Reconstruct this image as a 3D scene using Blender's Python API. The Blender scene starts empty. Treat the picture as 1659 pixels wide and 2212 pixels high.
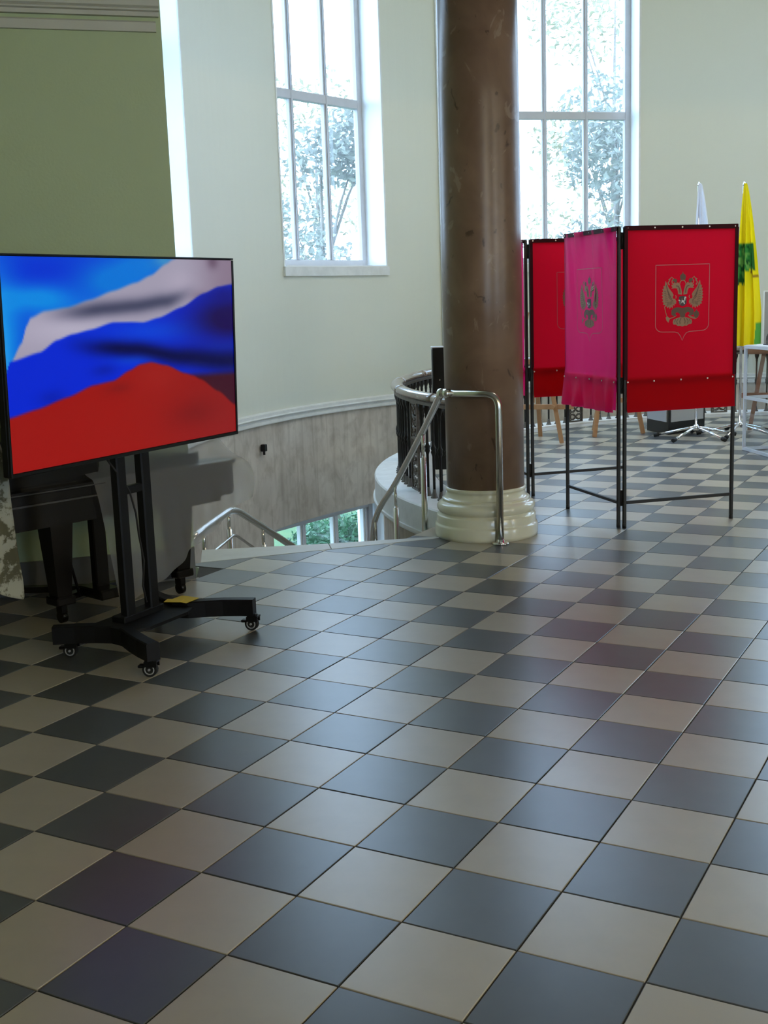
import bpy, bmesh, math, random
from math import sin, cos, pi, radians, sqrt, atan2, exp, hypot
from mathutils import Vector, Matrix

S = bpy.context.scene
COL = S.collection
random.seed(7)

# ---------------------------------------------------------------- camera
cam_d = bpy.data.cameras.new('camera')
cam = bpy.data.objects.new('camera', cam_d)
COL.objects.link(cam)
YAW, PITCH, ROLL = -0.500147123, 0.179476814, -0.0344092486
CAM = Vector((1.85274414, -1.70816212, 1.48496435))
_f = Vector((sin(YAW)*cos(PITCH), cos(YAW)*cos(PITCH), -sin(PITCH)))
_r0 = Vector((cos(YAW), -sin(YAW), 0)); _u0 = _r0.cross(_f)
_r = _r0*cos(ROLL) + _u0*sin(ROLL); _u = _u0*cos(ROLL) - _r0*sin(ROLL)
cam.matrix_world = Matrix(((_r.x, _u.x, -_f.x, CAM.x), (_r.y, _u.y, -_f.y, CAM.y), (_r.z, _u.z, -_f.z, CAM.z), (0, 0, 0, 1)))
cam_d.sensor_fit = 'VERTICAL'; cam_d.sensor_height = 24.0; cam_d.sensor_width = 18.0
cam_d.lens = 24.0*2543.648/2212.0
cam_d.clip_start = 0.05; cam_d.clip_end = 300
S.camera = cam

# ---------------------------------------------------------------- light, exposure
SKY_STRENGTH = 9.3
SKY_COLOR = (0.50, 0.71, 1.0, 1)
world = bpy.data.worlds.new('sky'); S.world = world; world.use_nodes = True
bg = world.node_tree.nodes['Background']
bg.inputs['Color'].default_value = SKY_COLOR; bg.inputs['Strength'].default_value = SKY_STRENGTH
S.view_settings.view_transform = 'Standard'; S.view_settings.look = 'None'
S.view_settings.exposure = 0.0; S.view_settings.gamma = 1.0; S.view_settings.use_curve_mapping = False
S.cycles.max_bounces = 12; S.cycles.diffuse_bounces = 6; S.cycles.transparent_max_bounces = 16
S.cycles.caustics_reflective = False; S.cycles.caustics_refractive = False

def hall(s, d):                     # s along the hall wall, d out of that wall towards the hall
    return (-2.114 + 0.70711*s + 0.70711*d, 3.360 + 0.70711*s - 0.70711*d)

HALL_FILL_W = 175.0                 # unseen warm fill lights added in the entrance hall, behind the camera
for x, d in ((1.5, 9.0), (6.0, 9.0), (11.0, 9.0)):
    ld = bpy.data.lights.new('hall_fill_light', 'POINT'); ld.shadow_soft_size = 0.2
    ld.energy = HALL_FILL_W; ld.color = (1.0, 0.77, 0.46)
    lo = bpy.data.objects.new('hall_fill_light', ld); COL.objects.link(lo)
    lo.location = (*hall(x, d), 3.1)
ROTUNDA_FILL_W = 205.0              # fill light added under the rotunda ceiling, unseen above the frame
ld = bpy.data.lights.new('rotunda_fill_light', 'AREA'); ld.shape = 'DISK'; ld.size = 4.0; ld.energy = ROTUNDA_FILL_W; ld.color = (1.0, 0.90, 0.76)
lo = bpy.data.objects.new('rotunda_fill_light', ld); COL.objects.link(lo); lo.location = (0.73, 8.99, 7.9)

# ---------------------------------------------------------------- materials
def mat(name, color, rough=0.5, metal=0.0, spec=0.5, noise=None, bump=None, sheen=None, coat=0.0, rand=None):
    """noise = (scale, stretch_z, colour2, amount); bump = (scale, strength); rand = amount of per-object value change"""
    m = bpy.data.materials.new(name); m.use_nodes = True
    nt = m.node_tree; b = nt.nodes['Principled BSDF']
    b.inputs['Base Color'].default_value = (*color, 1); b.inputs['Roughness'].default_value = rough
    b.inputs['Metallic'].default_value = metal; b.inputs['Specular IOR Level'].default_value = spec
    b.inputs['Coat Weight'].default_value = coat
    if sheen:
        b.inputs['Sheen Weight'].default_value = sheen[0]; b.inputs['Sheen Tint'].default_value = (*sheen[1], 1); b.inputs['Sheen Roughness'].default_value = sheen[2]
    tc = None
    def coords(scale, stretch):
        nonlocal tc
        if tc is None: tc = nt.nodes.new('ShaderNodeTexCoord')
        mp = nt.nodes.new('ShaderNodeMapping'); mp.inputs['Scale'].default_value = (scale, scale, scale*stretch)
        nt.links.new(tc.outputs['Object'], mp.inputs['Vector']); return mp
    last = None
    if noise:
        mp = coords(noise[0], noise[1])
        n = nt.nodes.new('ShaderNodeTexNoise'); n.inputs['Detail'].default_value = 6; n.inputs['Roughness'].default_value = 0.6
        n.inputs['Scale'].default_value = 1.0
        nt.links.new(mp.outputs[0], n.inputs['Vector'])
        r = nt.nodes.new('ShaderNodeMapRange'); r.inputs[1].default_value = 0.38; r.inputs[2].default_value = 0.68
        r.inputs[3].default_value = 0; r.inputs[4].default_value = noise[3]
        nt.links.new(n.outputs['Fac'], r.inputs[0])
        mx = nt.nodes.new('ShaderNodeMixRGB'); mx.inputs[1].default_value = (*color, 1); mx.inputs[2].default_value = (*noise[2], 1)
        nt.links.new(r.outputs[0], mx.inputs[0]); last = mx.outputs[0]
    if rand:
        if rand[1] == 'object':
            oi = nt.nodes.new('ShaderNodeObjectInfo'); src = oi.outputs['Random']
        else:
            ge = nt.nodes.new('ShaderNodeNewGeometry'); src = ge.outputs['Random Per Island']
        r = nt.nodes.new('ShaderNodeMapRange'); r.inputs[3].default_value = 1-rand[0]; r.inputs[4].default_value = 1+rand[0]
        nt.links.new(src, r.inputs[0])
        mu = nt.nodes.new('ShaderNodeMixRGB'); mu.blend_type = 'MULTIPLY'; mu.inputs[0].default_value = 1
        if last: nt.links.new(last, mu.inputs[1])
        else: mu.inputs[1].default_value = (*color, 1)
        nt.links.new(r.outputs[0], mu.inputs[2]); last = mu.outputs[0]
    if last: nt.links.new(last, b.inputs['Base Color'])
    if bump:
        mp = coords(bump[0], 1.0)
        n = nt.nodes.new('ShaderNodeTexNoise'); n.inputs['Detail'].default_value = 4; n.inputs['Scale'].default_value = 1.0
        nt.links.new(mp.outputs[0], n.inputs['Vector'])
        bp = nt.nodes.new('ShaderNodeBump'); bp.inputs['Strength'].default_value = bump[1]; bp.inputs['Distance'].default_value = 0.01
        nt.links.new(n.outputs['Fac'], bp.inputs['Height']); nt.links.new(bp.outputs[0], b.inputs['Normal'])
    return m

def translucent(m, amount, color):
    nt = m.node_tree; b = nt.nodes['Principled BSDF']; out = nt.nodes['Material Output']
    t = nt.nodes.new('ShaderNodeBsdfTranslucent'); t.inputs[0].default_value = (*color, 1)
    mx = nt.nodes.new('ShaderNodeMixShader'); mx.inputs[0].default_value = amount
    nt.links.new(b.outputs[0], mx.inputs[1]); nt.links.new(t.outputs[0], mx.inputs[2]); nt.links.new(mx.outputs[0], out.inputs[0])
    return mx

def see_through(m, amount, tint=(1, 1, 1)):
    nt = m.node_tree; out = nt.nodes['Material Output']; src = out.inputs[0].links[0].from_socket
    t = nt.nodes.new('ShaderNodeBsdfTransparent'); t.inputs[0].default_value = (*tint, 1)
    mx = nt.nodes.new('ShaderNodeMixShader'); mx.inputs[0].default_value = amount
    nt.links.new(src, mx.inputs[1]); nt.links.new(t.outputs[0], mx.inputs[2]); nt.links.new(mx.outputs[0], out.inputs[0])
    return mx

M = {}
TILE_ROUGH = 0.30
M['tile_light'] = mat('tile_light', (0.39, 0.345, 0.27), TILE_ROUGH, spec=0.7, noise=(9, 1, (0.34, 0.30, 0.235), 0.5), rand=(0.07, 'object'))
M['tile_dark'] = mat('tile_dark', (0.080, 0.085, 0.086), TILE_ROUGH, spec=0.7, noise=(9, 1, (0.065, 0.07, 0.073), 0.6), rand=(0.08, 'object'))
M['tile_light_far'] = mat('tile_light_far', (0.375, 0.333, 0.262), TILE_ROUGH, spec=0.7, rand=(0.07, 'island'))
M['tile_dark_far'] = mat('tile_dark_far', (0.075, 0.080, 0.082), TILE_ROUGH, spec=0.7, rand=(0.08, 'island'))
M['grout'] = mat('grout', (0.055, 0.05, 0.045), 0.9, noise=(14, 1, (0.03, 0.028, 0.025), 0.7))
M['cement'] = mat('cement', (0.40, 0.37, 0.33), 0.5, noise=(5, 1, (0.30, 0.27, 0.24), 0.6))
M['slab'] = mat('stair_slab', (0.52, 0.51, 0.47), 0.4, noise=(7, 1, (0.42, 0.41, 0.38), 0.5))
M['mint'] = mat('mint_wall_paint', (0.675, 0.675, 0.58), 0.55, noise=(0.7, 0.5, (0.65, 0.655, 0.565), 0.6), bump=(60, 0.05))
M['sage'] = mat('sage_wall_paint', (0.42, 0.50, 0.30), 0.6, noise=(1.5, 1, (0.39, 0.47, 0.275), 0.6), bump=(70, 0.12))
M['white'] = mat('white_gloss_paint', (0.82, 0.83, 0.83), 0.35, noise=(3, 0.6, (0.76, 0.77, 0.77), 0.5))
M['trimwhite'] = mat('old_white_trim_paint', (0.74, 0.74, 0.72), 0.45, noise=(8, 1, (0.60, 0.60, 0.57), 0.6), bump=(25, 0.15))
M['cornice'] = mat('cornice_paint', (0.50, 0.50, 0.43), 0.55, noise=(6, 1, (0.46, 0.46, 0.39), 0.5))
M['ceiling'] = mat('ceiling_paint', (0.70, 0.70, 0.66), 0.8)
M['skirting'] = mat('grey_skirting', (0.12, 0.12, 0.115), 0.45, noise=(6, 1, (0.09, 0.09, 0.088), 0.5))
M['frame'] = mat('window_frame_paint', (0.56, 0.555, 0.58), 0.45, noise=(5, 1, (0.48, 0.475, 0.50), 0.5))
M['cream'] = mat('cream_gloss_paint', (0.72, 0.70, 0.56), 0.22, noise=(6, 1, (0.64, 0.62, 0.49), 0.5), bump=(14, 0.12), coat=0.3)
M['steel'] = mat('stainless_steel', (0.62, 0.60, 0.56), 0.22, metal=1.0)
M['chrome'] = mat('chrome', (0.8, 0.8, 0.82), 0.12, metal=1.0)
M['alu'] = mat('white_aluminium', (0.72, 0.74, 0.78), 0.35, metal=0.4)
M['black_iron'] = mat('black_cast_iron', (0.009, 0.009, 0.009), 0.42, spec=0.3, noise=(20, 1, (0.03, 0.027, 0.025), 0.5))
M['collar'] = mat('grey_iron_collar', (0.12, 0.115, 0.11), 0.4, metal=0.3)
M['orna'] = mat('bronzed_iron', (0.075, 0.062, 0.05), 0.4, metal=0.4, noise=(30, 1, (0.16, 0.14, 0.12), 0.6))
M['railwood'] = mat('polished_brown_rail', (0.15, 0.10, 0.075), 0.2, spec=0.7, noise=(9, 1, (0.23, 0.165, 0.125), 0.6), coat=0.5)
M['black_metal'] = mat('black_powder_coat', (0.006, 0.006, 0.007), 0.45, spec=0.22)
M['black_plastic'] = mat('black_plastic', (0.006, 0.006, 0.007), 0.4, spec=0.25)
M['rubber'] = mat('black_rubber', (0.008, 0.008, 0.008), 0.7)
M['grey_plastic'] = mat('grey_caster_hub', (0.35, 0.35, 0.36), 0.4)
M['note'] = mat('yellow_paper', (0.72, 0.50, 0.035), 0.7)
M['post'] = mat('dark_grey_painted_tube', (0.024, 0.023, 0.023), 0.42, spec=0.3)
M['piano'] = mat('black_piano_lacquer', (0.006, 0.005, 0.0045), 0.25, spec=0.25)
M['piano_highlight'] = mat('piano_painted_highlight', (0.05, 0.047, 0.043), 0.3)  # lighter tone that paints highlights on the black lacquer
M['wood'] = mat('pale_easel_wood', (0.46, 0.25, 0.12), 0.5, noise=(12, 0.15, (0.36, 0.18, 0.08), 0.6))
M['wood_brown'] = mat('brown_easel_wood', (0.27, 0.12, 0.07), 0.5, noise=(12, 0.15, (0.19, 0.08, 0.045), 0.6))
M['gold'] = mat('gold_print', (0.25, 0.125, 0.06), 0.42, metal=0.25)
M['gold_dark'] = mat('brown_print', (0.115, 0.05, 0.024), 0.55)
M['outline_print'] = mat('pale_outline_print', (0.50, 0.13, 0.13), 0.5)
M['shield_print'] = mat('dark_shield_print', (0.035, 0.012, 0.02), 0.5)
M['white_print'] = mat('white_print', (0.66, 0.62, 0.60), 0.5)
M['grey_panel'] = mat('pale_grey_board', (0.50, 0.51, 0.53), 0.45)
M['black_board'] = mat('black_laminate', (0.010, 0.010, 0.011), 0.3)
M['bark'] = mat('bark', (0.26, 0.23, 0.20), 0.9, noise=(6, 0.3, (0.10, 0.08, 0.06), 0.7))
M['leaf_a'] = mat('pale_leaf', (0.27, 0.285, 0.25), 0.5, rand=(0.4, 'island'))
M['leaf_b'] = mat('olive_leaf', (0.34, 0.32, 0.22), 0.5, rand=(0.4, 'island'))
M['leaf_hedge'] = mat('hedge_leaf', (0.055, 0.145, 0.075), 0.45, rand=(0.5, 'island'))
M['leaf_yellow'] = mat('yellow_green_leaf', (0.13, 0.19, 0.035), 0.45, rand=(0.5, 'island'))
for k in ('leaf_a', 'leaf_b', 'leaf_hedge', 'leaf_yellow'): translucent(M[k], 0.25, M[k].node_tree.nodes['Principled BSDF'].inputs[0].default_value[:3])
M['lawn'] = mat('lawn', (0.04, 0.10, 0.03), 0.9, noise=(3, 1, (0.07, 0.12, 0.03), 0.7))
M['stone_step'] = mat('stair_stone', (0.42, 0.40, 0.37), 0.6, noise=(7, 1, (0.33, 0.31, 0.28), 0.6))
M['conduit'] = mat('white_conduit', (0.80, 0.80, 0.80), 0.4)
M['red_cloth'] = mat('red_cotton_cloth', (0.46, 0.003, 0.010), 0.65, spec=0.08)
translucent(M['red_cloth'], 0.45, (0.88, 0.006, 0.03))
M['sheen_cloth'] = mat('red_cloth_painted_sheen', (0.68, 0.016, 0.13), 0.45, spec=0.15)  # red booth cloth with its pink window sheen put into the colour
translucent(M['sheen_cloth'], 0.55, (1.0, 0.026, 0.24))
M['maroon_hem'] = mat('maroon_binding', (0.045, 0.004, 0.009), 0.6, spec=0.1)
M['stud'] = mat('press_stud', (0.72, 0.62, 0.58), 0.35, metal=0.6)
M['sheer'] = mat('sheer_grey_voile', (0.50, 0.49, 0.50), 0.7, spec=0.1)
translucent(M['sheer'], 0.4, (0.6, 0.6, 0.62)); see_through(M['sheer'], 0.58)
M['photo_grey'] = mat('photo_print_grey', (0.36, 0.35, 0.35), 0.4, noise=(6, 1, (0.24, 0.23, 0.24), 0.6))
M['photo_dark'] = mat('photo_print_dark', (0.02, 0.02, 0.024), 0.4, noise=(25, 1, (0.30, 0.30, 0.32), 0.55))

def camo():
    m = mat('camouflage_cloth', (0.47, 0.46, 0.36), 0.85); nt = m.node_tree; b = nt.nodes['Principled BSDF']
    tc = nt.nodes.new('ShaderNodeTexCoord'); n = nt.nodes.new('ShaderNodeTexNoise'); n.inputs['Scale'].default_value = 9; n.inputs['Detail'].default_value = 7; n.inputs['Roughness'].default_value = 0.72
    r = nt.nodes.new('ShaderNodeValToRGB'); e = r.color_ramp.elements
    e[0].position = 0.50; e[0].color = (0.46, 0.45, 0.36, 1); e[1].position = 0.545; e[1].color = (0.115, 0.105, 0.06, 1)
    nt.links.new(tc.outputs['Object'], n.inputs['Vector']); nt.links.new(n.outputs['Fac'], r.inputs[0]); nt.links.new(r.outputs[0], b.inputs['Base Color'])
    translucent(m, 0.12, (0.4, 0.39, 0.3)); return m
M['camo'] = camo()

def fleck(nt, tc, scale, lo, hi, amt, dist=1.5, stretch=(1, 1, 1)):
    mp = nt.nodes.new('ShaderNodeMapping'); mp.inputs['Scale'].default_value = stretch; nt.links.new(tc.outputs['Object'], mp.inputs['Vector'])
    n = nt.nodes.new('ShaderNodeTexNoise'); n.inputs['Scale'].default_value = scale; n.inputs['Detail'].default_value = 5; n.inputs['Distortion'].default_value = dist
    nt.links.new(mp.outputs[0], n.inputs['Vector'])
    r = nt.nodes.new('ShaderNodeMapRange'); r.inputs[1].default_value = lo; r.inputs[2].default_value = hi; r.inputs[4].default_value = amt
    nt.links.new(n.outputs['Fac'], r.inputs[0]); return r.outputs[0]
def layer(nt, base, fac, color):
    mx = nt.nodes.new('ShaderNodeMixRGB'); mx.inputs[2].default_value = (*color, 1); nt.links.new(fac, mx.inputs[0])
    if isinstance(base, tuple): mx.inputs[1].default_value = (*base, 1)
    else: nt.links.new(base, mx.inputs[1])
    return mx.outputs[0]
def marble():
    m = mat('brown_marble', (0.2, 0.12, 0.08), 0.33, spec=0.45); nt = m.node_tree; b = nt.nodes['Principled BSDF']; tc = nt.nodes.new('ShaderNodeTexCoord')
    c = layer(nt, (0.168, 0.099, 0.064), fleck(nt, tc, 3.0, .35, .68, 1.0, .6), (0.25, 0.158, 0.106))
    c = layer(nt, c, fleck(nt, tc, 9.0, .64, .70, .42, 1.0, (1, 1, .8)), (0.42, 0.33, 0.26))
    c = layer(nt, c, fleck(nt, tc, 13.0, .655, .70, .75, .8, (1, 1, .6)), (0.055, 0.034, 0.024))
    nt.links.new(c, b.inputs['Base Color']); return m
def concrete():
    m = mat('stained_concrete', (0.5, 0.45, 0.4), 0.88, spec=0.2, bump=(9, 0.35)); nt = m.node_tree; b = nt.nodes['Principled BSDF']; tc = nt.nodes.new('ShaderNodeTexCoord')
    c = layer(nt, (0.60, 0.54, 0.475), fleck(nt, tc, 2.6, .38, .66, .8, .4, (1, 1, .6)), (0.44, 0.385, 0.33))
    c = layer(nt, c, fleck(nt, tc, 8.0, .45, .72, .6, .5, (1, 1, .8)), (0.34, 0.285, 0.235))
    c = layer(nt, c, fleck(nt, tc, 17.0, .50, .78, .6, .0, (1, 1, .05)), (0.30, 0.25, 0.205))
    nt.links.new(c, b.inputs['Base Color']); return m
M['marble'] = marble()
M['concrete'] = concrete()

def glass(name, tint, gloss, dust=0.0):
    m = bpy.data.materials.new(name); m.use_nodes = True; nt = m.node_tree
    for n in list(nt.nodes):
        if n.type == 'BSDF_PRINCIPLED': nt.nodes.remove(n)
    out = nt.nodes['Material Output']
    t = nt.nodes.new('ShaderNodeBsdfTransparent'); t.inputs[0].default_value = (*tint, 1)
    g = nt.nodes.new('ShaderNodeBsdfGlossy'); g.inputs['Roughness'].default_value = 0.03
    lw = nt.nodes.new('ShaderNodeLayerWeight'); lw.inputs['Blend'].default_value = 0.5
    pw = nt.nodes.new('ShaderNodeMath'); pw.operation = 'POWER'; pw.inputs[1].default_value = 5.0
    mr = nt.nodes.new('ShaderNodeMapRange'); mr.inputs[3].default_value = gloss; mr.inputs[4].default_value = 0.7
    nt.links.new(lw.outputs['Facing'], pw.inputs[0]); nt.links.new(pw.outputs[0], mr.inputs[0])
    mx = nt.nodes.new('ShaderNodeMixShader')
    nt.links.new(mr.outputs[0], mx.inputs[0]); nt.links.new(t.outputs[0], mx.inputs[1]); nt.links.new(g.outputs[0], mx.inputs[2]); last = mx
    if dust:                                 # dusty panes scatter a little of the daylight
        d = nt.nodes.new('ShaderNodeBsdfTranslucent'); d.inputs[0].default_value = (0.95, 0.96, 1.0, 1)
        m2 = nt.nodes.new('ShaderNodeMixShader'); m2.inputs[0].default_value = dust
        nt.links.new(last.outputs[0], m2.inputs[1]); nt.links.new(d.outputs[0], m2.inputs[2]); last = m2
    nt.links.new(last.outputs[0], out.inputs[0])
    return m
M['glass'] = glass('window_glass', (0.98, 0.99, 0.985), 0.03, 0.014)
M['glass_clean'] = glass('lower_window_glass', (0.98, 0.99, 0.985), 0.03)
M['plexi'] = glass('clear_acrylic', (0.94, 0.96, 0.98), 0.03)

def attr_mat(name, emit=0.0, rough=0.6, trans=0.0):
    m = mat(name, (0.5, 0.5, 0.5), rough, spec=0.2 if emit else 0.4); nt = m.node_tree; b = nt.nodes['Principled BSDF']
    a = nt.nodes.new('ShaderNodeAttribute'); a.attribute_name = 'print'
    if emit:
        b.inputs['Base Color'].default_value = (0.005, 0.005, 0.005, 1)
        nt.links.new(a.outputs['Color'], b.inputs['Emission Color']); b.inputs['Emission Strength'].default_value = emit
    else:
        nt.links.new(a.outputs['Color'], b.inputs['Base Color'])
        if trans:
            mx = translucent(m, trans, (1, 1, 1)); t = [n for n in nt.nodes if n.type == 'BSDF_TRANSLUCENT'][0]
            nt.links.new(a.outputs['Color'], t.inputs[0])
    return m
M['screen'] = attr_mat('lit_screen', emit=1.0, rough=0.25)
M['flag'] = attr_mat('printed_flag_cloth', rough=0.55, trans=0.35)

# ---------------------------------------------------------------- mesh builder
class MB:
    def __init__(self): self.v = []; self.f = []; self.mi = []; self.cur = 0; self.sm = []
    def add(self, vs, fs, smooth=False):
        o = len(self.v); self.v += [tuple(p) for p in vs]
        for f in fs: self.f.append([o+i for i in f]); self.mi.append(self.cur); self.sm.append(smooth)
        return self
    def box(self, c, s, rz=0.0, mtx=None):
        hx, hy, hz = s[0]/2, s[1]/2, s[2]/2; ca, sa = cos(rz), sin(rz)
        vs = []
        for z in (-hz, hz):
            for x, y in ((-hx, -hy), (hx, -hy), (hx, hy), (-hx, hy)):
                p = Vector((x*ca-y*sa, x*sa+y*ca, z))
                if mtx: p = mtx @ Vector((x, y, z))
                vs.append((c[0]+p[0], c[1]+p[1], c[2]+p[2]))
        return self.add(vs, [(3, 2, 1, 0), (4, 5, 6, 7), (0, 1, 5, 4), (1, 2, 6, 5), (2, 3, 7, 6), (3, 0, 4, 7)])
    def bbox(self, c, s, rz=0.0, b=0.004):       # box with chamfered vertical and top/bottom edges
        hx, hy, hz = s[0]/2, s[1]/2, s[2]/2; ca, sa = cos(rz), sin(rz); b = min(b, hx*.9, hy*.9, hz*.9)
        def ring(z, i):
            pts = [(-hx+b+i*0, -hy+i), (hx-b, -hy+i), (hx-i, -hy+b), (hx-i, hy-b), (hx-b, hy-i), (-hx+b, hy-i), (-hx+i, hy-b), (-hx+i, -hy+b)]
            return [(c[0]+x*ca-y*sa, c[1]+x*sa+y*ca, c[2]+z) for x, y in pts]
        vs = ring(-hz, b*.9) + ring(-hz+b, 0) + ring(hz-b, 0) + ring(hz, b*.9)
        fs = [tuple(range(7, -1, -1)), tuple(range(24, 32))]
        for k in range(3):
            for i in range(8): fs.append((k*8+i, k*8+(i+1) % 8, (k+1)*8+(i+1) % 8, (k+1)*8+i))
        return self.add(vs, fs)
    def beam(self, a, b, w, h, up=(0, 0, 1)):    # rectangular bar from a to b
        a = Vector(a); b = Vector(b); d = (b-a).normalized(); up = Vector(up)
        if abs(d.dot(up)) > .98: up = Vector((1, 0, 0))
        x = d.cross(up).normalized(); y = x.cross(d).normalized()
        vs = [p + x*sx*w/2 + y*sy*h/2 for p in (a, b) for sx, sy in ((-1, -1), (1, -1), (1, 1), (-1, 1))]
        return self.add(vs, [(3, 2, 1, 0), (4, 5, 6, 7), (0, 1, 5, 4), (1, 2, 6, 5), (2, 3, 7, 6), (3, 0, 4, 7)])
    def tube(self, path, r, n=10, closed=False, smooth=True):
        P = [Vector(p) for p in path]; rs = r if isinstance(r, (list, tuple)) else [r]*len(P)
        vs = []; N = len(P); ref = None
        for i, p in enumerate(P):
            if closed: d = (P[(i+1) % N]-P[i-1])
            else: d = P[min(i+1, N-1)]-P[max(i-1, 0)]
            d.normalize()
            if ref is None:
                ref = Vector((0, 0, 1)) if abs(d.z) < .9 else Vector((1, 0, 0))
            x = d.cross(ref).normalized(); y = x.cross(d).normalized(); ref = y
            for k in range(n):
                a = 2*pi*k/n; vs.append(p + (x*cos(a)+y*sin(a))*rs[i])
        fs = []
        for i in range(N if closed else N-1):
            j = (i+1) % N
            for k in range(n): fs.append((i*n+k, i*n+(k+1) % n, j*n+(k+1) % n, j*n+k))
        self.add(vs, fs, smooth)
        if not closed:
            o = len(self.v)-len(vs)
            self.f.append([o+k for k in range(n)][::-1]); self.mi.append(self.cur); self.sm.append(False)
            self.f.append([o+(N-1)*n+k for k in range(n)]); self.mi.append(self.cur); self.sm.append(False)
        return self
    def cyl(self, a, b, r, n=12, r2=None):
        return self.tube([a, b], [r, r2 if r2 is not None else r], n)
    def lathe(self, prof, c=(0, 0, 0), n=24, smooth=True, cap=True):
        vs = []; fs = []
        for r, z in prof:
            for k in range(n): a = 2*pi*k/n; vs.append((c[0]+r*cos(a), c[1]+r*sin(a), c[2]+z))
        for i in range(len(prof)-1):
            for k in range(n): fs.append((i*n+k, i*n+(k+1) % n, (i+1)*n+(k+1) % n, (i+1)*n+k))
        self.add(vs, fs, smooth)
        if cap:
            o = len(self.v)-len(vs); m = (len(prof)-1)*n
            self.f.append([o+k for k in range(n)][::-1]); self.mi.append(self.cur); self.sm.append(False)
            self.f.append([o+m+k for k in range(n)]); self.mi.append(self.cur); self.sm.append(False)
        return self
    def prism(self, poly, z0, z1):
        n = len(poly); vs = [(x, y, z0) for x, y in poly] + [(x, y, z1) for x, y in poly]
        a = sum(poly[i][0]*poly[(i+1) % n][1]-poly[(i+1) % n][0]*poly[i][1] for i in range(n))
        fs = [tuple(range(n-1, -1, -1)), tuple(range(n, 2*n))] + [(i, (i+1) % n, n+(i+1) % n, n+i) for i in range(n)]
        if a < 0: fs = [tuple(reversed(f)) for f in fs]
        return self.add(vs, fs)
    def sweep_arc(self, prof, O, a0, a1, n, smooth=False):    # closed profile of (r, z), swept about O between two angles in degrees
        m = len(prof); vs = []; fs = []
        for i in range(n+1):
            a = radians(a0+(a1-a0)*i/n)
            for r, z in prof: vs.append((O[0]+r*cos(a), O[1]+r*sin(a), z))
        for i in range(n):
            for k in range(m): fs.append((i*m+k, i*m+(k+1) % m, (i+1)*m+(k+1) % m, (i+1)*m+k))
        fs += [tuple(range(m)), tuple(n*m+k for k in range(m-1, -1, -1))]
        return self.add(vs, fs, smooth)
    def build(self, name, m, parent=None, fix=True):
        me = bpy.data.meshes.new(name); me.from_pydata(self.v, [], self.f)
        mats = m if isinstance(m, (list, tuple)) else [m]
        for x in mats: me.materials.append(M[x] if isinstance(x, str) else x)
        me.polygons.foreach_set('material_index', self.mi); me.polygons.foreach_set('use_smooth', self.sm)
        if fix:
            bm = bmesh.new(); bm.from_mesh(me); bmesh.ops.recalc_face_normals(bm, faces=bm.faces); bm.to_mesh(me); bm.free()
        me.update()
        o = bpy.data.objects.new(name, me); COL.objects.link(o)
        if parent: o.parent = parent
        return o

def empty(name, loc=(0, 0, 0), rz=0.0, label=None, cat=None, group=None, kind=None):
    o = bpy.data.objects.new(name, None); COL.objects.link(o); o.location = loc; o.rotation_euler = (0, 0, rz); o.empty_display_size = .1
    return tag(o, label, cat, group, kind)
def tag(o, label=None, cat=None, group=None, kind=None):
    for k, v in (('label', label), ('category', cat), ('group', group), ('kind', kind)):
        if v: o[k] = v
    return o
def struct(o, label): return tag(o, label, None, None, 'structure')
def copy_part(o, parent, loc=None, rz=None):
    c = o.copy(); COL.objects.link(c); c.parent = parent
    if loc is not None: c.location = loc
    if rz is not None: c.rotation_euler = (0, 0, rz)
    return c
def rounded(pts, r, n=5):                # polyline with its inner corners rounded
    P = [Vector(p) for p in pts]; out = [P[0]]
    for i in range(1, len(P)-1):
        a, b, c = P[i-1], P[i], P[i+1]; rr = min(r, (a-b).length*.45, (c-b).length*.45)
        p0 = b+(a-b).normalized()*rr; p1 = b+(c-b).normalized()*rr
        for k in range(n+1):
            t = k/n; out.append(p0*(1-t)**2 + b*2*t*(1-t) + p1*t*t)
    out.append(P[-1]); return out
def grid(mb, nu, nv, fn, smooth=True, thick=0.0):
    vs = [fn(i/nu, j/nv) for j in range(nv+1) for i in range(nu+1)]
    fs = [(j*(nu+1)+i, j*(nu+1)+i+1, (j+1)*(nu+1)+i+1, (j+1)*(nu+1)+i) for j in range(nv) for i in range(nu)]
    mb.add(vs, fs, smooth); return mb
def solidify(o, t):
    md = o.modifiers.new('thickness', 'SOLIDIFY'); md.thickness = t; md.offset = 0

O2 = (0.73, 8.99)                        # centre of the rotunda
def pol(r, deg): return (O2[0]+r*cos(radians(deg)), O2[1]+r*sin(radians(deg)))

# ================================================================ SETTING
R_IN, R_OUT = 5.95, 6.42
LOW = -3.2
# ---- floor slab with grout bed
N_R = (-1.335, 4.74); N_L = (-2.325, 3.675); F_R = (-1.345, 4.745); F_L = (-2.535, 3.965)   # landing slab corners
def mirror(p):                           # across the rotunda axis (135 degrees through O2)
    dx, dy = p[0]-O2[0], p[1]-O2[1]; return (O2[0]-dy, O2[1]-dx)
arc = [pol(3.95, 243 - k*(243-27)/90) for k in range(91)]
P0 = hall(0, 0); P1 = mirror(P0)
floor_poly = [hall(-6, 9.5), hall(17.98, 9.5), hall(17.98, 0), P1, mirror(N_L), mirror(N_R)] + arc[::-1] + [N_R, N_L, P0, hall(-6, 0)]
fl = MB(); fl.prism(floor_poly, -0.16, -0.004)
floor = fl.build('floor', 'grout'); struct(floor, 'checkerboard tiled floor of the hall and rotunda')

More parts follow.
